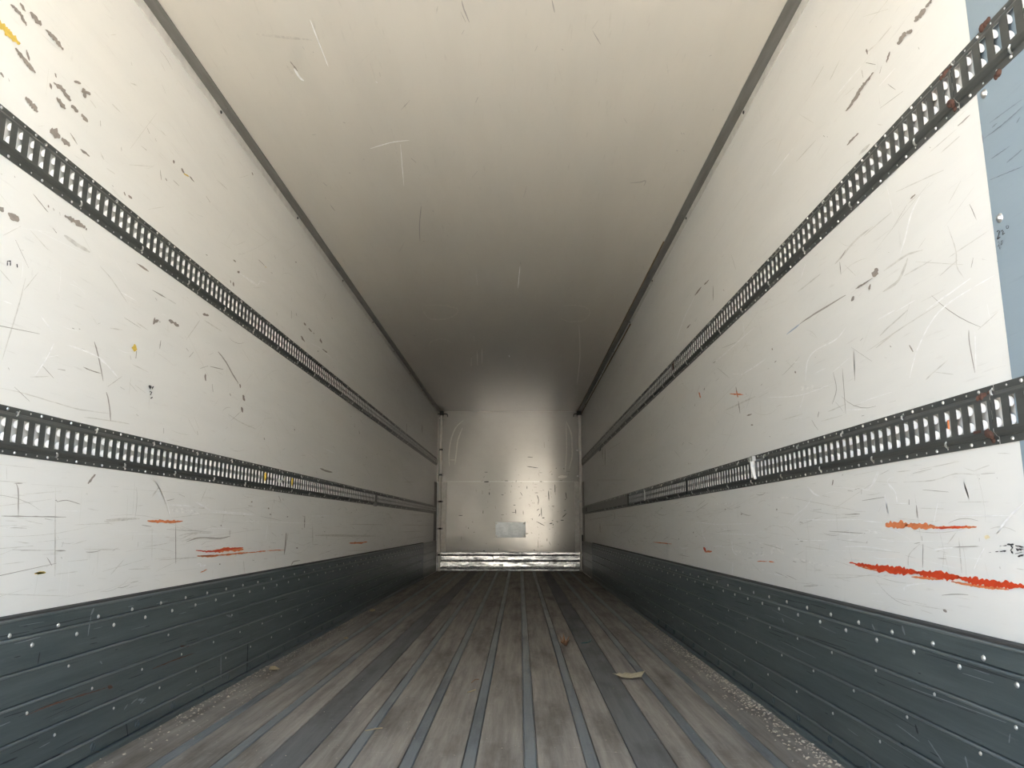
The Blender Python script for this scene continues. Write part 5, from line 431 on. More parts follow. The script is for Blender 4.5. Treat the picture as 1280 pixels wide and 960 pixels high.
    ('KL', 'kdk'): "11415 1970 10 0 -20 -30 25 -5 -30 -30 25 -5 -30 -25 30 -10 -30 -25 25 -5 -20 -30 10 0|11580 370 -5 5 45 -5 -10 5 50 -10 -10 15 65 -15 -15 15 75 -20 -20 20 80 -20 -15 25 75 -20 -15 15 75 -15 -15 15 70 -20 -15 20 65 -20 -15 25 65 -25 -15 20 65 -25 -15 25 65 -25 -10 20 55 -20 -10 15 55 -15 -10 10 70 -10 -5 5|10815 615 -5 10 50 -10 -10 15 60 -20 -20 25 65 -30 -15 25 60 -20 -15 20 65 -25 -20 25 65 -25 -20 25 65 -20 -15 15 60 -10 -5 5|20155 840 20 -5 -20 -50 40 -10 -55 -45 65 -10 -70 -45 85 -15 -65 -45 60 -10 -60 -45 70 -15 -65 -45 65 -10 -65 -45 80 -15 -70 -45 75 -10 -65 -45 65 -15 -70 -40 75 -15 -55 -45 55 -10 -50 -50 45 -5 -25 -50 20 -5|14145 360 15 -5 -5 -35 35 -10 -20 -35 50 -10 -35 -30 55 -10 -30 -35 45 -10 -20 -35 35 -10 -5 -35 15 -5",
    ('KR', 'klt'): "10805 2435 -15 5 15 -40 -45 15 35 -45 -50 15 30 -40 -40 10 10 -35 -15 5|11715 2345 -15 5 5 -40 -40 10 5 -40 -30 10 -5 -35 -10 5|10390 1080 -10 5 -15 -20 -15 10 -15 -30 -15 15 -5 -30 -30 15 0 -30 -25 10 -5 -30 -25 15 0 -30 -30 15 0 -30 -25 15 -5 -30 -25 15 -5 -30 -20 15 -5 -30 -20 15 -10 -30 -15 10 -15 -20 -10 5|15700 1965 -30 10 15 -60 -90 25 5 -55 -25 5|8650 1600 -10 0 25 -30 -20 5 25 -25 -15 0 30 -30 -25 5 25 -25 -10 0|9565 1120 -10 5 20 -35 -40 15 30 -35 -35 15 25 -40 -35 15 30 -40 -35 15 15 -35 -10 5|11225 1070 -5 5 -45 -10 -10 5 -45 -15 -15 10 -40 -15 -10 10 -40 -15 -15 10 -40 -15 -15 10 -35 -15 -15 10 -40 -20 -15 15 -35 -20 -15 10 -35 -15 -15 15 -40 -20 -10 10 -40 -15 -10 10 -40 -10 -5 0",
    ('KR', 'kdk'): "10690 1200 -10 5 15 -35 -40 15 25 -45 -40 15 30 -45 -50 20 15 -40 -10 5|11155 855 -5 5 -20 -20 -30 20 -15 -25 -25 15 -15 -25 -20 15 -25 -20 -10 5|12750 85 0 5 -90 15 -5 15 -85 5 -10 15 -85 10 -5 15 -85 10 0 5",
}


# ---------------------------------------------------------------- the shell
# the floor: bearers below, boards and steel strips on top
b = MB(); b.box(XL - 0.06, XR + 0.06, YR, YF + 0.08, -0.16, -0.02)
floor = tag(b.build('floor', M['shell']), kind='structure')
CX = -0.1655
edges = []                                      # (centre, half width, kind)
for k in range(-6, 7):
    c = CX + 0.2 * k
    if abs(k) == 3:
        edges.append((CX + math.copysign(0.6025, k), 0.0635, 'plank_grey'))
    elif abs(k) == 6:
        continue
    else:
        edges.append((c, 0.0198, 'strip'))
edges.sort()
cur = XL + 0.024
for c, hw, kind in edges + [(XR - 0.024 + 0.1, 0.1, None)]:
    x0, x1 = cur + 0.0036, c - hw - 0.0036
    b = MB(); b.bevel_box(x0, x1, YR, YF - 0.03, -0.019, 0.0, 0.0015)
    tag(b.build('floor_board', M['plank'], floor))
    if kind:
        b = MB()
        if kind == 'strip':
            b.bevel_box(c - hw, c + hw, YR, YF - 0.03, -0.019, 0.0008, 0.003)
            tag(b.build('steel_strip', M['strip'], floor))
        else:
            b.bevel_box(c - hw, c + hw, YR, YF - 0.03, -0.019, -0.0002, 0.0015)
            tag(b.build('grey_floor_board', M['plank_grey'], floor))
    cur = c + hw

b = MB(); b.box(XL - 0.06, XL, YR, YF + 0.08, -0.02, ZC)
wall_left = tag(b.build('wall_left', M['wall']), kind='structure')
b = MB(); b.box(XR, XR + 0.06, YR, YF + 0.08, -0.02, ZC)
wall_right = tag(b.build('wall_right', M['wall']), kind='structure')
b = MB(); b.box(XL - 0.06, XR + 0.06, YR, YF + 0.08, ZC, ZC + 0.10)
ceiling = tag(b.build('ceiling', M['ceiling']), kind='structure')
b = MB(); b.box(XL, XR, YF, YF + 0.08, -0.02, ZC)
wall_front = tag(b.build('wall_front', M['shell']), kind='structure')
b = MB(); b.box(XL + 0.002, XR - 0.002, YF - 0.010, YF - 0.001, 1.492, ZC - 0.004)
b.build('upper_panel', M['front'], wall_front)
b = MB(); b.box(XL + 0.17, XR - 0.135, YF - 0.013, YF - 0.001, 0.318, 1.488)
b.build('lower_panel', M['front'], wall_front)
for xa, xb in ((XL + 0.03, XL + 0.168), (XR - 0.133, XR - 0.03)):
    b = MB(); b.box(xa, xb, YF - 0.019, YF - 0.001, 0.318, 1.488)
    b.build('corner_strip', M['trim_white'], wall_front)

# rear frame round the opening, and the yard outside
b = MB()
b.box(XL - 0.10, XL - 0.0605, YR - 0.08, YR + 0.1, -0.16, ZC + 0.12)
b.box(XR + 0.0605, XR + 0.10, YR - 0.08, YR + 0.1, -0.16, ZC + 0.12)
b.box(XL - 0.10, XR + 0.10, YR - 0.08, YR - 0.001, ZC + 0.02, ZC + 0.12)
tag(b.build('trim_3', M['track']), kind='structure')
b = MB(); b.box(-60, 60, -70, 60, -1.35, -1.25)
tag(b.build('ground', M['concrete']), kind='structure')
# buildings across the yard, seen only as reflections in the front wall
b = MB(); b.box(-36, 36, -50, -40, -1.25, 11)
tag(b.build('wall_warehouse', M['warehouse']), kind='structure')
b = MB(); b.box(-0.45, 22, -34, -26, -1.25, 4.6)
tag(b.build('wall_depot', M['depot']), kind='structure')


# roof corner trims
def corner_trim(name, wx, n, width):
    # a grey angle under the roof, its white leg on the wall
    b = MB(); b.extrude([(wx, ZC - 0.0005), (wx + n * width, ZC - 0.0005), (wx + n * width, ZC - 0.005), (wx + n * 0.006, ZC - 0.007), (wx, ZC - 0.007)][::(1 if n < 0 else -1)], YR, YF - 0.012)
    o = tag(b.build(name, M['trim']), kind='structure')
    b = MB(); b.box(wx + n * 0.0003, wx + n * 0.004, YR, YF - 0.012, ZC - 0.050, ZC - 0.0075)
    b.build('wall_leg', M['trim_white'], o)
    y = 3.26 if n > 0 else 3.284
    while y < 12.5:
        b = MB(); b.dome((wx + n * 0.0042, y, ZC - 0.026), (n, 0, 0), 0.009, 0.006, 8, 2)
        b.build('bolt', M['black'], o)
        b = MB(); b.dome((wx + n * 0.030, y, ZC - 0.006), (0, 0, -1), 0.007, 0.005, 8, 2)
        b.build('bolt', M['trim'], o)
        y += 1.252
    return o


trim_left = corner_trim('trim_1', XL, 1, 0.052)
trim_right = corner_trim('trim_2', XR, -1, 0.055)
b = MB(); b.extrude([(XR - 0.0555, ZC - 0.0005), (XR - 0.064, ZC - 0.0005), (XR - 0.0575, ZC - 0.0065)], 5.0, YF - 0.02)
tag(b.build('sealant_bead', M['sealant'], trim_right), 'brown sealant bead')
b = MB(); b.extrude([(XR - 0.0012, ZC - 0.051), (XR - 0.009, ZC - 0.051), (XR - 0.0012, ZC - 0.060)], 7.0, YF - 0.02)
tag(b.build('sealant_bead', M['sealant'], trim_right), 'brown sealant bead')

# blue-grey panels lining the rear ends of both side walls
panel_right = None
for wl, wx, n in ((wall_right, XR, -1), (wall_left, XL, 1)):
    b = MB(); b.box(wx + n * 0.0002, wx + n * 0.002, YR + 0.05, 1.6127 if n < 0 else 1.3, 0.502, ZC - 0.052)
    p = tag(b.build('blue_panel', M['blue'], wl), 'blue-grey painted panel')
    for z in (2.326, 2.026, 1.726, 1.425, 1.126, 0.826, 0.56):
        if abs(z - 1.05) < 0.11 or abs(z - 1.81) < 0.07:
            continue
        b = MB(); b.dome((wx + n * 0.002, 1.586 if n < 0 else 1.27, z), (n, 0, 0), 0.0105, 0.003, 12, 1, 0.0015)
        b.dome((wx + n * 0.005, 1.586 if n < 0 else 1.27, z), (n, 0, 0), 0.0068, 0.005, 10, 3)
        b.build('screw', M['steel'], p, True)
    if n < 0:
        panel_right = p


# ---------------------------------------------------------------- kick boards along the side walls
KZ = [0.502, 0.449, 0.354, 0.264, 0.168, 0.073, 0.021]
KY1 = 11.2
dm = MB(); dm.dome((0, 0, 0), (1, 0, 0), 0.0072, 0.0045, 8, 2)
bolt0 = None


def kick(name, wx, n, rows):
    global bolt0
    b = MB(); b.box(wx + n * 0.0005, wx + n * 0.012, YR, KY1, 0.0, 0.500)
    root = tag(b.build(name, M['black']), kind='structure')
    for z1, z0 in zip(KZ, KZ[1:]):
        pr = [(0.0125, z0 + .0006), (0.0185, z0 + .001), (0.0205, z0 + .004), (0.0205, z1 - .009), (0.0240, z1 - .006), (0.0240, z1 - .0025), (0.0205, z1 - .0006), (0.0125, z1 - .0006)]
        pr = [(wx + n * d, z) for d, z in pr]
        b = MB(); b.extrude(pr if n < 0 else pr[::-1], YR, KY1)
        kb = b.build('kick_board', M['kick'], root)
        kb.data.materials.append(M['kick_edge'])
        for p in kb.data.polygons:
            if len(p.vertices) == 4 and abs(p.center.x - wx) > 0.0212: p.material_index = 1
    b = MB(); b.extrude([(wx + n * d, z) for d, z in ((.0125, .0), (.034, .0), (.034, .012), (.028, .0195), (.0125, .0195))][::(1 if n < 0 else -1)], YR, KY1)
    tag(b.build('floor_angle', M['kick'], root))
    b = MB(); b.extrude([(wx + n * d, z) for d, z in ((.0006, .5025), (.021, .5025), (.014, .507), (.0006, .510))][::(1 if n < 0 else -1)], YR, KY1)
    tag(b.build('edge_seal', M['black'], root), 'black edge seal')
    rings = []
    for y0, step, z, big in rows:
        y = y0
        while y > 0.2:
            y -= step
        while y < KY1 - 0.2:
            if y > 0.9:
                if big:
                    mb = MB(); cx = wx + n * 0.0215
                    mb.tube([(cx, y + 0.013 * math.cos(a), z + 0.013 * math.sin(a)) for a in [2 * math.pi * k / 12 for k in range(13)]], 0.0022, 5, False)
                    if y < 6: mb.build('ring', M['track_blue'], root)
                else:
                    if bolt0 is None:
                        bolt0 = dm.build('bolt', M['rivet'], root, True)
                        o = bolt0
                    else:
                        o = inst(bolt0, root)
                    o.location = (wx + n * 0.0206, y, z)
                    if z < 0.4: o.scale = (0.75, 0.75, 0.75)
                    o.rotation_euler = (0, 0, 0 if n > 0 else math.pi)
            y += step
    return root


kick_l = kick('baseboard_left', XL, 1, [(2.141, .221, .4585, 0), (2.245, .221, .4190, 0), (2.44, .673, .328, 0), (2.256, .331, .233, 0), (2.738, .335, .138, 0), (2.626, .29, .045, 1)])
kick_r = kick('baseboard_right', XR, -1, [(1.797, .2122, .4625, 0), (1.687, .2115, .4265, 0), (1.707, .318, .338, 0), (1.849, .33, .248, 0), (2.02, .335, .14, 0), (2.443, .29, .047, 1)])
for root, wx, n in ((kick_l, XL, 1), (kick_r, XR, -1)):
    zz = [0.500, 0.44, 0.335, 0.225, 0.115, 0.0]
    for z1, z0 in zip(zz, zz[1:]):
        b = MB(); b.extrude([(wx + n * d, z) for d, z in ((.001, z0 + .001), (.014, z0 + .001), (.0165, z0 + .005), (.0165, z1 - .005), (.014, z1 - .001), (.001, z1 - .001))][::(1 if n < 0 else -1)], KY1 + 0.003, YF - 0.05)
        tag(b.build('end_plate', M['kick_end'], root), 'worn pale grey end plate')
    # a rubbing strip where the corner post meets the wall
    b = MB(); b.box(wx + n * 0.001, wx + n * 0.006, YF - 0.42, YF - 0.014, 0.505, 1.47)
    tag(b.build('corner_strip', M['trim'], root), 'grey corner cover strip')

# front wall kick rails
b = MB(); b.box(XL + 0.03, XR - 0.03, YF - 0.020, YF - 0.0005, 0.0, 0.314)
kick_f = tag(b.build('baseboard_front', M['black']), kind='structure')
xs = [XL + 0.035, -0.44, 0.03, XR - 0.035]
for z0, z1 in ((0.002, 0.036), (0.040, 0.156), (0.160, 0.252), (0.258, 0.312)):
    for xa, xb in zip(xs, xs[1:]):
        b = MB()
        y = YF - 0.0205
        v = [(x, y - d, z) for x in (xa + .002, xb - .002) for d, z in ((0, z0), (.0115, z0 + .004), (.0155, z0 + (z1 - z0) * .35), (.0115, z1 - .004), (0, z1))]
        b.add(v, [(0, 1, 6, 5), (1, 2, 7, 6), (2, 3, 8, 7), (3, 4, 9, 8), (0, 4, 3, 2, 1), (5, 6, 7, 8, 9)])
        b.build('kick_rail', M['alu'], kick_f)

# riveted repair plate on the front wall
b = MB()
px0, px1, pz0, pz1, py = -0.408, 0.099, 0.552, 0.811, YF - 0.0134
nx, nz = 12, 6
v = [(px0 + (px1 - px0) * i / nx, py - 0.003 - 0.004 * (1 if 0 < i < nx and 0 < j < nz else 0) * (0.6 + 0.4 * math.sin(i * 1.7 + j)), pz0 + (pz1 - pz0) * j / nz) for j in range(nz + 1) for i in range(nx + 1)]
b.add(v, [(j * (nx + 1) + i, j * (nx + 1) + i + 1, (j + 1) * (nx + 1) + i + 1, (j + 1) * (nx + 1) + i) for j in range(nz) for i in range(nx)])
b.add([(px0, py, pz0), (px1, py, pz0), (px1, py, pz1), (px0, py, pz1), (px0, py - .003, pz0), (px1, py - .003, pz0), (px1, py - .003, pz1), (px0, py - .003, pz1)], [(0, 1, 5, 4), (1, 2, 6, 5), (2, 3, 7, 6), (3, 0, 4, 7)])
plate = tag(b.build('repair_plate', M['patch']), 'rectangular galvanised repair plate riveted low on the front wall', 'plate')
for x in (px0 + .022, px1 - .022):
    for z in (pz0 + .022, pz1 - .022):
        b = MB(); b.dome((x, py - 0.0035, z), (0, -1, 0), 0.017, 0.008, 8, 2)
        b.build('rivet', M['steel'], plate, True)


# ---------------------------------------------------------------- slotted load rails
TR = [(0.0005, .0665), (0.0030, .0665), (0.0030, .0505), (0.0075, .0485), (0.0095, .0455), (0.0130, .0410), (0.0140, .0385)]
SH, SW = 0.0320, 0.0118
lm = MB()
# pressed lip of one slot: a rim with a wavy tongue on its far and its near edge
for ycut, face in ((SW, -1), (-SW, 1)):
    pts = [(0.0138, ycut, SH - .0002), (0.0128, ycut, SH - .0002)]
    for hc in (0.0195, -0.0195):
        for k in range(9):
            q = math.pi / 2 - math.pi * k / 8
            pts.append((0.0128 - 0.0112 * max(math.cos(q), 0) ** 0.7, ycut, hc + 0.0112 * math.sin(q)))
    pts += [(0.0128, ycut, -SH + .0002), (0.0138, ycut, -SH + .0002)]
    nn = len(pts)
    th = [(d, y - face * 0.0011, h) for d, y, h in pts]
    lm.add(pts + th, [tuple(range(nn)), tuple(range(2 * nn - 1, nn - 1, -1))] + [(i, i + 1, nn + i + 1, nn + i) for i in range(nn - 1)])
NN = 2 * nn
lm.f += [(0, 1, NN + 1, NN), (nn - 2, nn - 1, NN + nn - 1, NN + nn - 2)]
NEARF = [sum(lm.v[i][1] for i in f) / len(f) < 0 for f in lm.f]  # near tongues coloured dark, putting shade into the slots
lip0 = None
clip0 = None
rv = MB()


def mirror_v(verts, n):
    return [(n * x, y, z) for x, y, z in verts]


def load_rail(label, wx, n, zc, phase, breaks, cphase, near_to, plain_from=99.0):
    """slotted rail; its root stands on the wall at (wx, 0, zc); x of the parts is measured from the wall"""
    global lip0, clip0
    root = empty('slotted_load_rail', (wx, 0, zc))
    tag(root, label, 'rail', 'slotted load rails on the side walls')
    y_end = YF - 0.135
    snap = lambda q: phase + 0.05 * round((q - phase - 0.025) / 0.05) + 0.025
    cuts = [YR + 0.06] + [snap(q) for q in breaks] + [y_end]
    centres = []
    y = phase
    while y < YR + 0.10: y += 0.05
    while y < min(y_end, plain_from) - 0.03:
        centres.append(y); y += 0.05
    for ya, yb in zip(cuts, cuts[1:]):
        ya += 0.0015; yb -= 0.0015
        b = MB()
        for s in (1, -1):
            v = [(n * d, yy, s * h) for yy in (ya, yb) for d, h in TR]
            k = len(TR)
            b.add(v, [(i, i + 1, k + i + 1, k + i) for i in range(k - 1)])
            b.add([(n * .014, ya, s * .0385), (n * .014, yb, s * .0385), (n * .014, yb, s * SH), (n * .014, ya, s * SH)], [(0, 1, 2, 3)])
        cs = [c for c in centres if ya + SW < c < yb - SW]
        prev = ya
        for c in cs + [None]:
            e = yb if c is None else c - SW
            if e - prev > 1e-4:
                th = 0.0125
                b.add([(n * .014, prev, -SH), (n * .014, e, -SH), (n * .014, e, SH), (n * .014, prev, SH),
                       (n * th, prev, -SH), (n * th, e, -SH), (n * th, e, SH), (n * th, prev, SH)], [(0, 1, 2, 3), (7, 6, 5, 4), (1, 5, 6, 2), (0, 3, 7, 4)])
            if c is not None: prev = c + SW
        sec = b.build('rail_section', M['track_blue'] if (n < 0 and zc < 1.3 and 6.3 < ya < 7.0) else M['track'], root)
    far = MB()
    for c in centres:
        if any(abs(c - q) < SW + 0.002 for q in cuts): continue
        if 1.2 < c < near_to:
            if n not in LIPS:
                me = MB(); me.add(mirror_v(lm.v, n), lm.f)
                LIPS[n] = me.build('slot_lip', M['lip'], root)
                LIPS[n].data.materials.append(M['track'])
                for p in LIPS[n].data.polygons:
                    if p.center.y < 0.0: p.material_index = 1
                o = LIPS[n]
            else:
                o = inst(LIPS[n], root)
            o.location = (0, c, 0)
        else:
            far.add([(n * x, y + c, z) for x, y, z in lm.v], lm.f)
    fo = tag(far.build('slot_lips', M['lip'], root), kind='stuff')
    fo.data.materials.append(M['track'])
    per = len(lm.f)
    for i, p in enumerate(fo.data.polygons):
        if NEARF[i % per]: p.material_index = 1
    rb = MB()
    k = 0
    y = phase - 0.02
    while y < YR + 0.1: y += 0.05
    while y < y_end - 0.03:
        for s in (1, -1):
            if k % 3 == (0 if s > 0 else 1):
                rb.dome((n * .003, y, s * .0585), (n, 0, 0), 0.0048, 0.0034, 7, 2)
            else:
                rb.dome((n * .003, y, s * .0585), (n, 0, 0), 0.0030, 0.0022, 6, 1)
        k += 1
        y += 0.05
    tag(rb.build('rivets', M['rivet'], root), kind='stuff')
    for s, ph in ((1, cphase), (-1, cphase + 0.2)):
        y = ph
        while y > 0.9: y -= 0.4
        while y < 9.5:
            if y > 1.2:
                key = (n, s)
                if key not in CLIPS:
                    mb = MB()
                    mb.tube([(n * x, yy, s * z) for x, yy, z in ((0.003, 0.004, 0.0535), (0.0075, 0.003, 0.0545), (0.012, 0.0, 0.051), (0.0145, -0.004, 0.0455), (0.0145, -0.009, 0.0415))], [0.0022, 0.0026, 0.0030, 0.0026, 0.0018], 6)
                    CLIPS[key] = mb.build('clip', M['steel'], root, True)
                    o = CLIPS[key]
                else:
                    o = inst(CLIPS[key], root)
                o.location = (0, y, 0)
            y += 0.4
    return root


LIPS, CLIPS = {}, {}
rail_ll = load_rail('lower slotted dark grey rail on the left wall', XL, 1, H + 0.2565, 0.017, (4.32, 7.43), 2.079, 4.6)
rail_lu = load_rail('upper slotted dark grey rail on the left wall', XL, 1, H + 1.0600, 0.042, (3.18, 6.2, 9.2), 2.06, 4.6)
rail_rl = load_rail('lower slotted dark grey rail on the right wall, rusty joint near', XR, -1, H + 0.2440, 0.002, (1.70, 4.805, 6.424, 7.411), 2.075, 4.6, 7.40)
rail_ru = load_rail('upper slotted dark grey rail on the right wall, rusty joint near', XR, -1, H + 1.0540, 0.005, (1.70, 3.09, 6.1, 9.1), 2.075, 4.6)


def blob(root, n, pts, mat, name, label=None):
    """lumpy weld or paint blob built from short tubes; points are (d, y, h)"""
    b = MB()
    for p, r in pts:
        b.dome((n * p[0], p[1], p[2]), (n, 0, 0), r, r * 0.55, 9, 2)
    return tag(b.build(name, mat, root, True), label)


def cover(root, n, y0, y1, h0, h1, mat, name, label=None, d=0.0142):
    b = MB(); b.box(n * d, n * (d + 0.0022), y0, y1, h0, h1)
    return tag(b.build(name, mat, root), label)


for r_, dy in ((rail_rl, 0.0), (rail_ru, 0.0)):
    blob(r_, -1, [((.0115, 1.708, .044), .010), ((.0118, 1.722, .0425), .008), ((.010, 1.700, .047), .007), ((.006, 1.690, .050), .006)], M['rust'], 'rust_blob', 'rusty weld at the rail joint')
    blob(r_, -1, [((.0125, 1.700, -.040), .011), ((.012, 1.690, -.0425), .009), ((.008, 1.695, -.047), .008), ((.003, 1.698, -.056), .007)], M['rust'], 'rust_blob', 'rusty weld at the rail joint')
cover(rail_rl, -1, 1.722, 1.748, -.036, -.030, M['rust'], 'weld_seam', 'rusty weld')
blob(rail_ru, -1, [((.0010, 1.565, .069), .012), ((.0010, 1.553, .070), .010), ((.0010, 1.542, .0715), .009)], M['rust'], 'rust_blob', 'rust stain above the rail')
blob(rail_ru, -1, [((.0010, 1.530, -.0675), .011), ((.0010, 1.54, -.070), .009)], M['rust'], 'rust_blob', 'rust stain below the rail')
# dark and bright joint bars further along the lower right rail
cover(rail_rl, -1, 4.790, 4.822, -.050, .048, M['black'], 'joint_bar', 'black joint bar')
cover(rail_rl, -1, 6.405, 6.445, -.040, .046, M['lip'], 'joint_bar', 'bright joint bar')
cover(rail_rl, -1, 7.36, 7.46, -.058, .052, M['black'], 'joint_bar', 'black joint bar')
cover(rail_rl, -1, 12.0, 12.12, -.030, .030, M['black'], 'joint_bar', 'black joint bar')
b = MB(); b.box(-.0002, -.010, 9.9, 10.05, -.088, .040)
tag(b.build('bracket', M['track'], rail_ru), 'dark bracket across the rail')
b = MB(); b.box(.0002, .017, 7.38, 7.47, -.075, -.035)
tag(b.build('bracket', M['trim'], rail_ll), 'grey bracket under the rail')
b = MB(); b.box(.0142, .0165, 7.38, 7.47, -.034, .034)
b.build('joint_bar', M['track'], rail_ll)
# orange and yellow marks on single slots
cover(rail_ru, -1, 5.05, 5.09, -.010, .034, M['rust'], 'rust_patch', 'rusty slot edge')
cover(rail_rl, -1, 1.845, 1.850, -.012, .010, MK['org'], 'orange_smear', 'orange paint smear')

# latch fitting hooked in the lower right rail
ly = 3.413
t = empty('rail_fitting', (XR, ly, H + 0.2440))
tag(t, 'bright steel fitting with a lever hooked into the lower right rail', 'fitting')
b = MB(); b.box(-.0150, -.030, -.035, .030, .038, .060); b.build('body', M['steel'], t)
b = MB(); b.tube([(-.022, -.01, .040), (-.020, 0.00, .010), (-.019, -.028, -.040)], [.012, .009, .006], 8); b.build('lever', M['lip'], t)
b = MB(); b.dome((-.030, 0, .049), (-1, 0, 0), .009, .005, 8, 2); b.build('pin', M['rivet'], t, True)

# yellow plastic tags caught in slots of the lower left rail
for y, lab in ((4.167, 'small yellow tag in the lower left rail, nearer of two'), (4.667, 'small yellow tag in the lower left rail, farther of two')):
    t = empty('yellow_tag', (XL, y, H + 0.2565))
    tag(t, lab, 'tag', 'yellow tags in the lower left rail')
    b = MB()
    out = [(-.012, -.012), (-.004, -.022), (.004, -.008), (.013, -.004), (.008, .008), (.012, .022), (.0, .016), (-.010, .026), (-.013, .008)]
    nn = len(out)
    b.add([(.0145, p, q + .004) for p, q in out] + [(.0185, p * .9, q * .9 + .004) for p, q in out], [tuple(range(nn)), tuple(range(2 * nn - 1, nn - 1, -1))] + [(i, (i + 1) % nn, nn + (i + 1) % nn, nn + i) for i in range(nn)])
    b.build('tag_plate', M['yellow'], t)
b = MB()
for k in range(9):
    b.dome((.0148, 4.40 + .025 * k + random.uniform(-.01, .01), random.uniform(-.03, .02)), (1, 0, 0), random.uniform(.006, .014), .003, 7, 2)
tag(b.build('dried_foam', M['trim_white'], rail_ll), 'pale dried residue')


# ---------------------------------------------------------------- corner posts at the front wall
def corner_post(label, x, y, r, n, zs, foot):
    t = empty('corner_pipe', (x, y, 0))
    tag(t, label, 'pipe', 'corner pipes at the front wall')
    pts = [(0.004 * math.sin(k * 1.3), 0, 0.03 + (ZC - 0.075 - 0.03) * k / 16) for k in range(17)]
    b = MB(); b.tube(pts, r, 12); b.build('pipe', M['pipe'], t, True)
    b = MB(); b.tube([(0, 0, 0.001), (0, 0, 0.035)], r * 1.15, 12); b.build('foot', M['pipe'], t, True)
    if foot:
        b = MB(); b.tube([(r * .6, -r * .5, 0.04), (r * .6, -r * .5, 0.60)], r * 0.75, 8); tag(b.build('sleeve', M['black'], t), 'black sleeve on the lower pipe')
    for z in zs:
        b = MB()
        b.tube([(0, 0, z - 0.014), (0, 0, z + 0.014)], r * 1.12, 12)
        b.box(-r - 0.030, r + 0.030, 0.002, 0.012, z - 0.012, z + 0.012)
        c = b.build('clamp', M['black'] if n > 0 else M['steel'], t)
        for sx in (-1, 1):
            b = MB(); b.dome((sx * (r + 0.020), 0.002, z), (0, -1, 0), 0.009, 0.007, 8, 2); b.build('bolt', M['steel'], c, True)
    # hooked bracket under the roof
    b = MB()
    z = ZC - 0.055
    for sx in (-1, 1):
        b.tube([(0, -0.01, z), (sx * 0.06, -0.02, z), (sx * 0.092, -0.03, z - 0.004), (sx * 0.104, -0.035, z - 0.022), (sx * 0.106, -0.035, z - 0.055)], [0.014, 0.011, 0.010, 0.009, 0.006], 8)
    b.build('hook_bracket', M['black'], t, True)
    b = MB(); b.tube([(0, 0, ZC - 0.078), (0, 0, ZC - 0.004)], r * 1.3 + 0.008, 10); tag(b.build('top_socket', M['black'], t), 'black top socket')
    for sx in (-1, 1):
        b = MB(); b.dome((sx * 0.035, 0.004, ZC - 0.125), (0, -1, 0), 0.010, 0.008, 8, 2); b.build('bolt', M['steel'], t, True)
    return t


corner_post('white pipe standing in the left front corner', XL + 0.068, YF - 0.075, 0.021, 1, (2.03, 1.60, 1.15, 0.70, 0.27), False)
corner_post('thicker white pipe standing in the right front corner', XR - 0.030, YF - 0.075, 0.033, -1, (2.02, 1.58, 1.15, 0.70, 0.27), True)

# ---------------------------------------------------------------- scratches, chips, paint marks and painted glow on the surfaces
PLANES = {'L': (0, XL, 1), 'R': (0, XR, -1), 'RB': (0, XR - 0.002, -1), 'C': (2, ZC, -1), 'B': (1, YF - 0.013, -1), 'KL': (0, XL + 0.0205, 1), 'KR': (0, XR - 0.0205, -1)}
HOSTS = {'L': wall_left, 'R': wall_right, 'RB': panel_right, 'C': ceiling, 'B': wall_front, 'KL': kick_l, 'KR': kick_r}
acc = {}


def put(wall, kind, quadstrip):
    kind = {('C', 'mid'): 'cmid', ('C', 'wfaint'): 'coval', ('B', 'wfaint'): 'bglow', ('B', 'mid'): 'kdk2', ('B', 'scr'): 'black'}.get((wall, kind), kind)
    ax, val, n = PLANES[wall]
    d = 0.00025 + 0.00011 * LAYER[kind]
    b = acc.setdefault((wall, kind), MB())
    v = []
    for p, q in quadstrip:
        c = [p, q]; c.insert(ax, val + n * d)
        v.append(c)
    b.add(v, [(i, i + 1, i + 3, i + 2) for i in range(0, len(v) - 2, 2)])


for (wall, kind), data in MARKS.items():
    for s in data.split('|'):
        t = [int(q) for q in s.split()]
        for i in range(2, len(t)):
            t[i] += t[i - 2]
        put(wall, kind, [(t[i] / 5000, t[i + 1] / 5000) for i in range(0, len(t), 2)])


def scratch(wall, kind, p, q, ang, ln, w, curve=0.0):
    nseg = 2 if curve == 0 else 5
    pts = []
    for i in range(nseg + 1):
        a = ang + curve * (i / nseg - 0.5)
        if i: p += math.cos(a) * ln / nseg; q += math.sin(a) * ln / nseg
        ww = w * (0.25 + 0.75 * math.sin(math.pi * (i + 0.3) / (nseg + 0.6)))
        pts += [(p - math.sin(a) * ww / 2, q + math.cos(a) * ww / 2), (p + math.sin(a) * ww / 2, q - math.cos(a) * ww / 2)]
    put(wall, kind, pts)


def clear_of_rails(q0, q1):
    return not any(a < max(q0, q1) and min(q0, q1) < b_ for a, b_ in ((H + .17, H + .335), (H + .98, H + 1.14)))


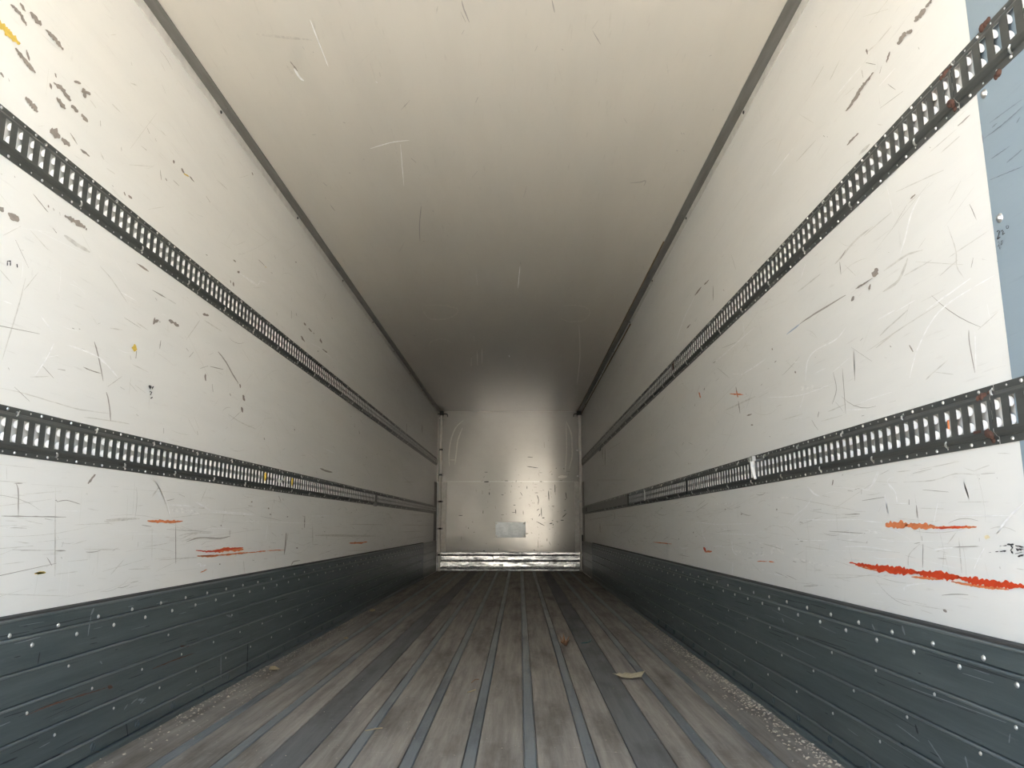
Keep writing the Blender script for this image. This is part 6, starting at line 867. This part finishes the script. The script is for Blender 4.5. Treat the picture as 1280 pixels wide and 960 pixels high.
for wall, dens in (('L', 1.0), ('R', 1.1)):
    for i in range(int(1300 * dens)):
        zone = random.random()
        z = random.uniform(0.53, 0.92) if zone < 0.58 else random.uniform(1.10, 1.72) if zone < 0.88 else random.uniform(1.9, 2.6)
        y = random.uniform(1.65, 12.3)
        low = z < 1.0
        ang = random.gauss(0, 0.10 if low else 0.45)
        if random.random() < (0.16 if low else 0.12): ang = random.gauss(math.pi / 2, 0.12)
        ln = random.expovariate(1 / (0.16 if low else 0.10)) + 0.015
        if abs(ang) > 1: ln = min(ln, 0.12)
        ln = min(ln, 0.7)
        z2 = z + math.sin(ang) * ln
        if not (0.53 < z2 < 2.62) or not clear_of_rails(z, z2) or y + math.cos(ang) * ln > 12.5: continue
        r = random.random()
        kind = 'mid' if r < 0.62 else 'scr' if r < 0.76 else 'wht' if r < 0.96 else 'chip'
        if z > 1.9 and kind == 'wht': kind = 'mid'
        w = random.uniform(0.0009, 0.0024) if kind != 'chip' else random.uniform(0.004, 0.010)
        if kind == 'chip': ln = random.uniform(0.01, 0.035)
        if kind == 'wht': w *= 0.8
        scratch(wall, kind, y, z, ang, ln, w, random.choice((0, 0, random.uniform(-.7, .7))))
for i in range(170):
    x, y = random.uniform(XL + .1, XR - .1), random.uniform(1.5, 12.5)
    scratch('C', random.choice(('mid', 'mid', 'scr', 'mid')), x, y, random.gauss(math.pi / 2, .4), random.uniform(.01, .20), random.uniform(.001, .0025))
for i in range(90):
    x = random.triangular(XL + .2, XR - .16, XR - .3); z = random.uniform(0.36, 1.72)
    if x > XR - .2: continue
    scratch('B', random.choice(('scr', 'mid', 'mid')), x, z, random.choice((0.0, math.pi / 2, random.uniform(0, 3))), random.uniform(.01, .07), random.uniform(.005, .014))
for wall in ('KL', 'KR'):
    for i in range(260):
        k = random.randrange(0, 5)
        z0, z1 = KZ[k + 1] + .008, KZ[k] - .012
        z = random.uniform(z0, z1); y = random.uniform(1.5, 11.0)
        ln = min(random.expovariate(1 / .12) + .01, .4)
        scratch(wall, random.choice(('klt', 'kdk', 'kdk')), y, z, random.gauss(0, .02), ln, random.uniform(.0012, .003))
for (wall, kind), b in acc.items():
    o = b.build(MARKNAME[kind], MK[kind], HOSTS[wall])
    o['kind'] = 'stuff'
    if kind == 'ink': o['label'] = 'black pen writing'

# ---------------------------------------------------------------- things lying on the floor
def flat_thing(name, label, cat, x, y, outline, mat, lift, curl, group=None, rot=0.0):
    b = MB()
    nn = len(outline)
    def zc(p, q): return lift + curl * (p * p * 18 + abs(q) * 0.8)
    top = [(p, q, zc(p, q) + 0.0016) for p, q in outline] + [(0, 0, zc(0, 0) + 0.0016)]
    bot = [(p, q, zc(p, q)) for p, q in outline] + [(0, 0, zc(0, 0))]
    f = [(i, (i + 1) % nn, nn) for i in range(nn)] + [((i + 1) % nn + nn + 1, i + nn + 1, 2 * nn + 1) for i in range(nn)]
    f += [(i, nn + 1 + i, nn + 1 + (i + 1) % nn, (i + 1) % nn) for i in range(nn)]
    b.add(top + bot, f)
    o = b.build(name, mat)
    o.location = (x, y, 0.0012); o.rotation_euler.z = rot
    return tag(o, label, cat, group)


pale = plain('pale_dry_scrap', (0.50, 0.44, 0.30), 0.8, 0, 0.2, (40, 40, 40))
brown = plain('brown_leaf', (0.30, 0.16, 0.085), 0.8, 0, 0.3, (60, 60, 60))
straw = plain('straw', (0.50, 0.40, 0.24), 0.8, 0, 0.2)
teal = plain('teal_plastic', (0.10, 0.28, 0.27), 0.5)
dust = plain('sawdust', (0.56, 0.50, 0.40), 0.9, 0, 0.35, (200, 200, 200))
flat_thing('paper_scrap', 'pale cream torn scrap lying on the floor right of centre', 'scrap', 0.555, 4.03,
           [(-.085, .012), (-.055, .030), (-.048, .062), (-.030, .045), (-.012, .078), (.02, .055), (.088, .060), (.060, -.010), (.052, -.070), (.045, -.050), (-.005, -.062), (-.05, -.055)], pale, 0.002, 0.10)
flat_thing('dry_leaf', 'small curled brown dry leaf on the floor near the centre', 'leaf', 0.286, 5.03,
           [(-.028, .06), (-.012, .03), (-.004, .085), (.008, .03), (.032, .05), (.014, .0), (.030, -.04), (.004, -.03), (-.006, -.085), (-.012, -.03), (-.030, -.02), (-.016, .01)], brown, 0.002, 0.9)
def bit(name, label, cat, pts, r, mat, group=None):
    b = MB(); x, y = pts[0][:2]
    b.tube([(p - x, q - y, r + 0.0012 + z) for p, q, z in pts], r, 6)
    o = b.build(name, mat); o.location = (x, y, 0)
    return tag(o, label, cat, group)


bit('plastic_straw', 'thin teal plastic piece lying beyond the pale scrap', 'straw', [(.40, 5.14, 0), (.44, 5.15, .002), (.465, 5.22, .001), (.474, 5.30, .001)], .0026, teal)
bit('wood_splinter', 'straw-coloured splinter beside the left central steel strip, lower foreground', 'splinter', [(-.578, 3.00, 0), (-.535, 3.025, .002), (-.520, 3.04, .0)], .0020, straw, 'wood splinters on the floor')
bit('wood_splinter', 'straw-coloured splinter on the board just left of centre strips', 'splinter', [(-.240, 3.66, 0), (-.205, 3.71, .002)], .0022, straw, 'wood splinters on the floor')
bit('wood_splinter', 'tiny dark splinter behind the straw-coloured one near centre', 'splinter', [(-.235, 3.88, 0), (-.222, 3.93, .004), (-.205, 3.96, 0)], .0018, brown, 'wood splinters on the floor')
flat_thing('wood_chip', 'yellowish wood chip against the left kick boards, larger one', 'chip', -1.300, 4.19, [(-.030, .03), (-.012, .05), (.010, .03), (.032, .0), (.012, -.04), (-.018, -.03)], straw, .001, .3, 'wood chips by the left wall')
flat_thing('wood_chip', 'yellowish wood chip halfway down the left side of floor', 'chip', -1.17, 5.30, [(-.018, .02), (.0, .035), (.016, .01), (.01, -.03), (-.012, -.025)], straw, .001, .3, 'wood chips by the left wall')
flat_thing('wood_chip', 'yellowish wood chip far down the left side of floor', 'chip', -1.31, 6.95, [(-.025, .04), (.012, .06), (.028, .01), (.012, -.05), (-.02, -.03)], straw, .001, .3, 'wood chips by the left wall')


def crumbs(name, label, fn, count):
    b = MB()
    for i in range(count):
        x, y, r = fn()
        a = random.uniform(0, 6.28); e = random.uniform(0.5, 2.2)
        ca, sa = math.cos(a) * r, math.sin(a) * r
        z = 0.0010
        b.add([(x + ca * e, y + sa * e, z), (x - sa, y + ca, z), (x - ca * e, y - sa * e, z), (x + sa, y - ca, z), (x, y, z + r * 0.8)],
              [(0, 1, 4), (1, 2, 4), (2, 3, 4), (3, 0, 4)])
    return tag(b.build(name, dust), label, 'debris', None, 'stuff')


crumbs('sawdust_crumbs', 'pale sawdust crumbs along the foot of the right kick boards',
       lambda: (XR - 0.036 - min(abs(random.gauss(0, .05)), .3), random.triangular(2.3, 7.5, 2.6), random.uniform(.0015, .0060)), 800)
crumbs('sawdust_crumbs', 'pale sawdust crumbs along the foot of the left kick boards',
       lambda: (XL + 0.036 + min(abs(random.gauss(0, .07)), .35), random.triangular(2.4, 8.0, 3.2), random.uniform(.0014, .0050)), 480)
crumbs('sawdust_crumbs', 'loose pale crumbs scattered over the middle of the floor',
       lambda: (random.uniform(XL + .3, XR - .3), random.triangular(2.4, 7.0, 2.6), random.uniform(.001, .003)), 260)
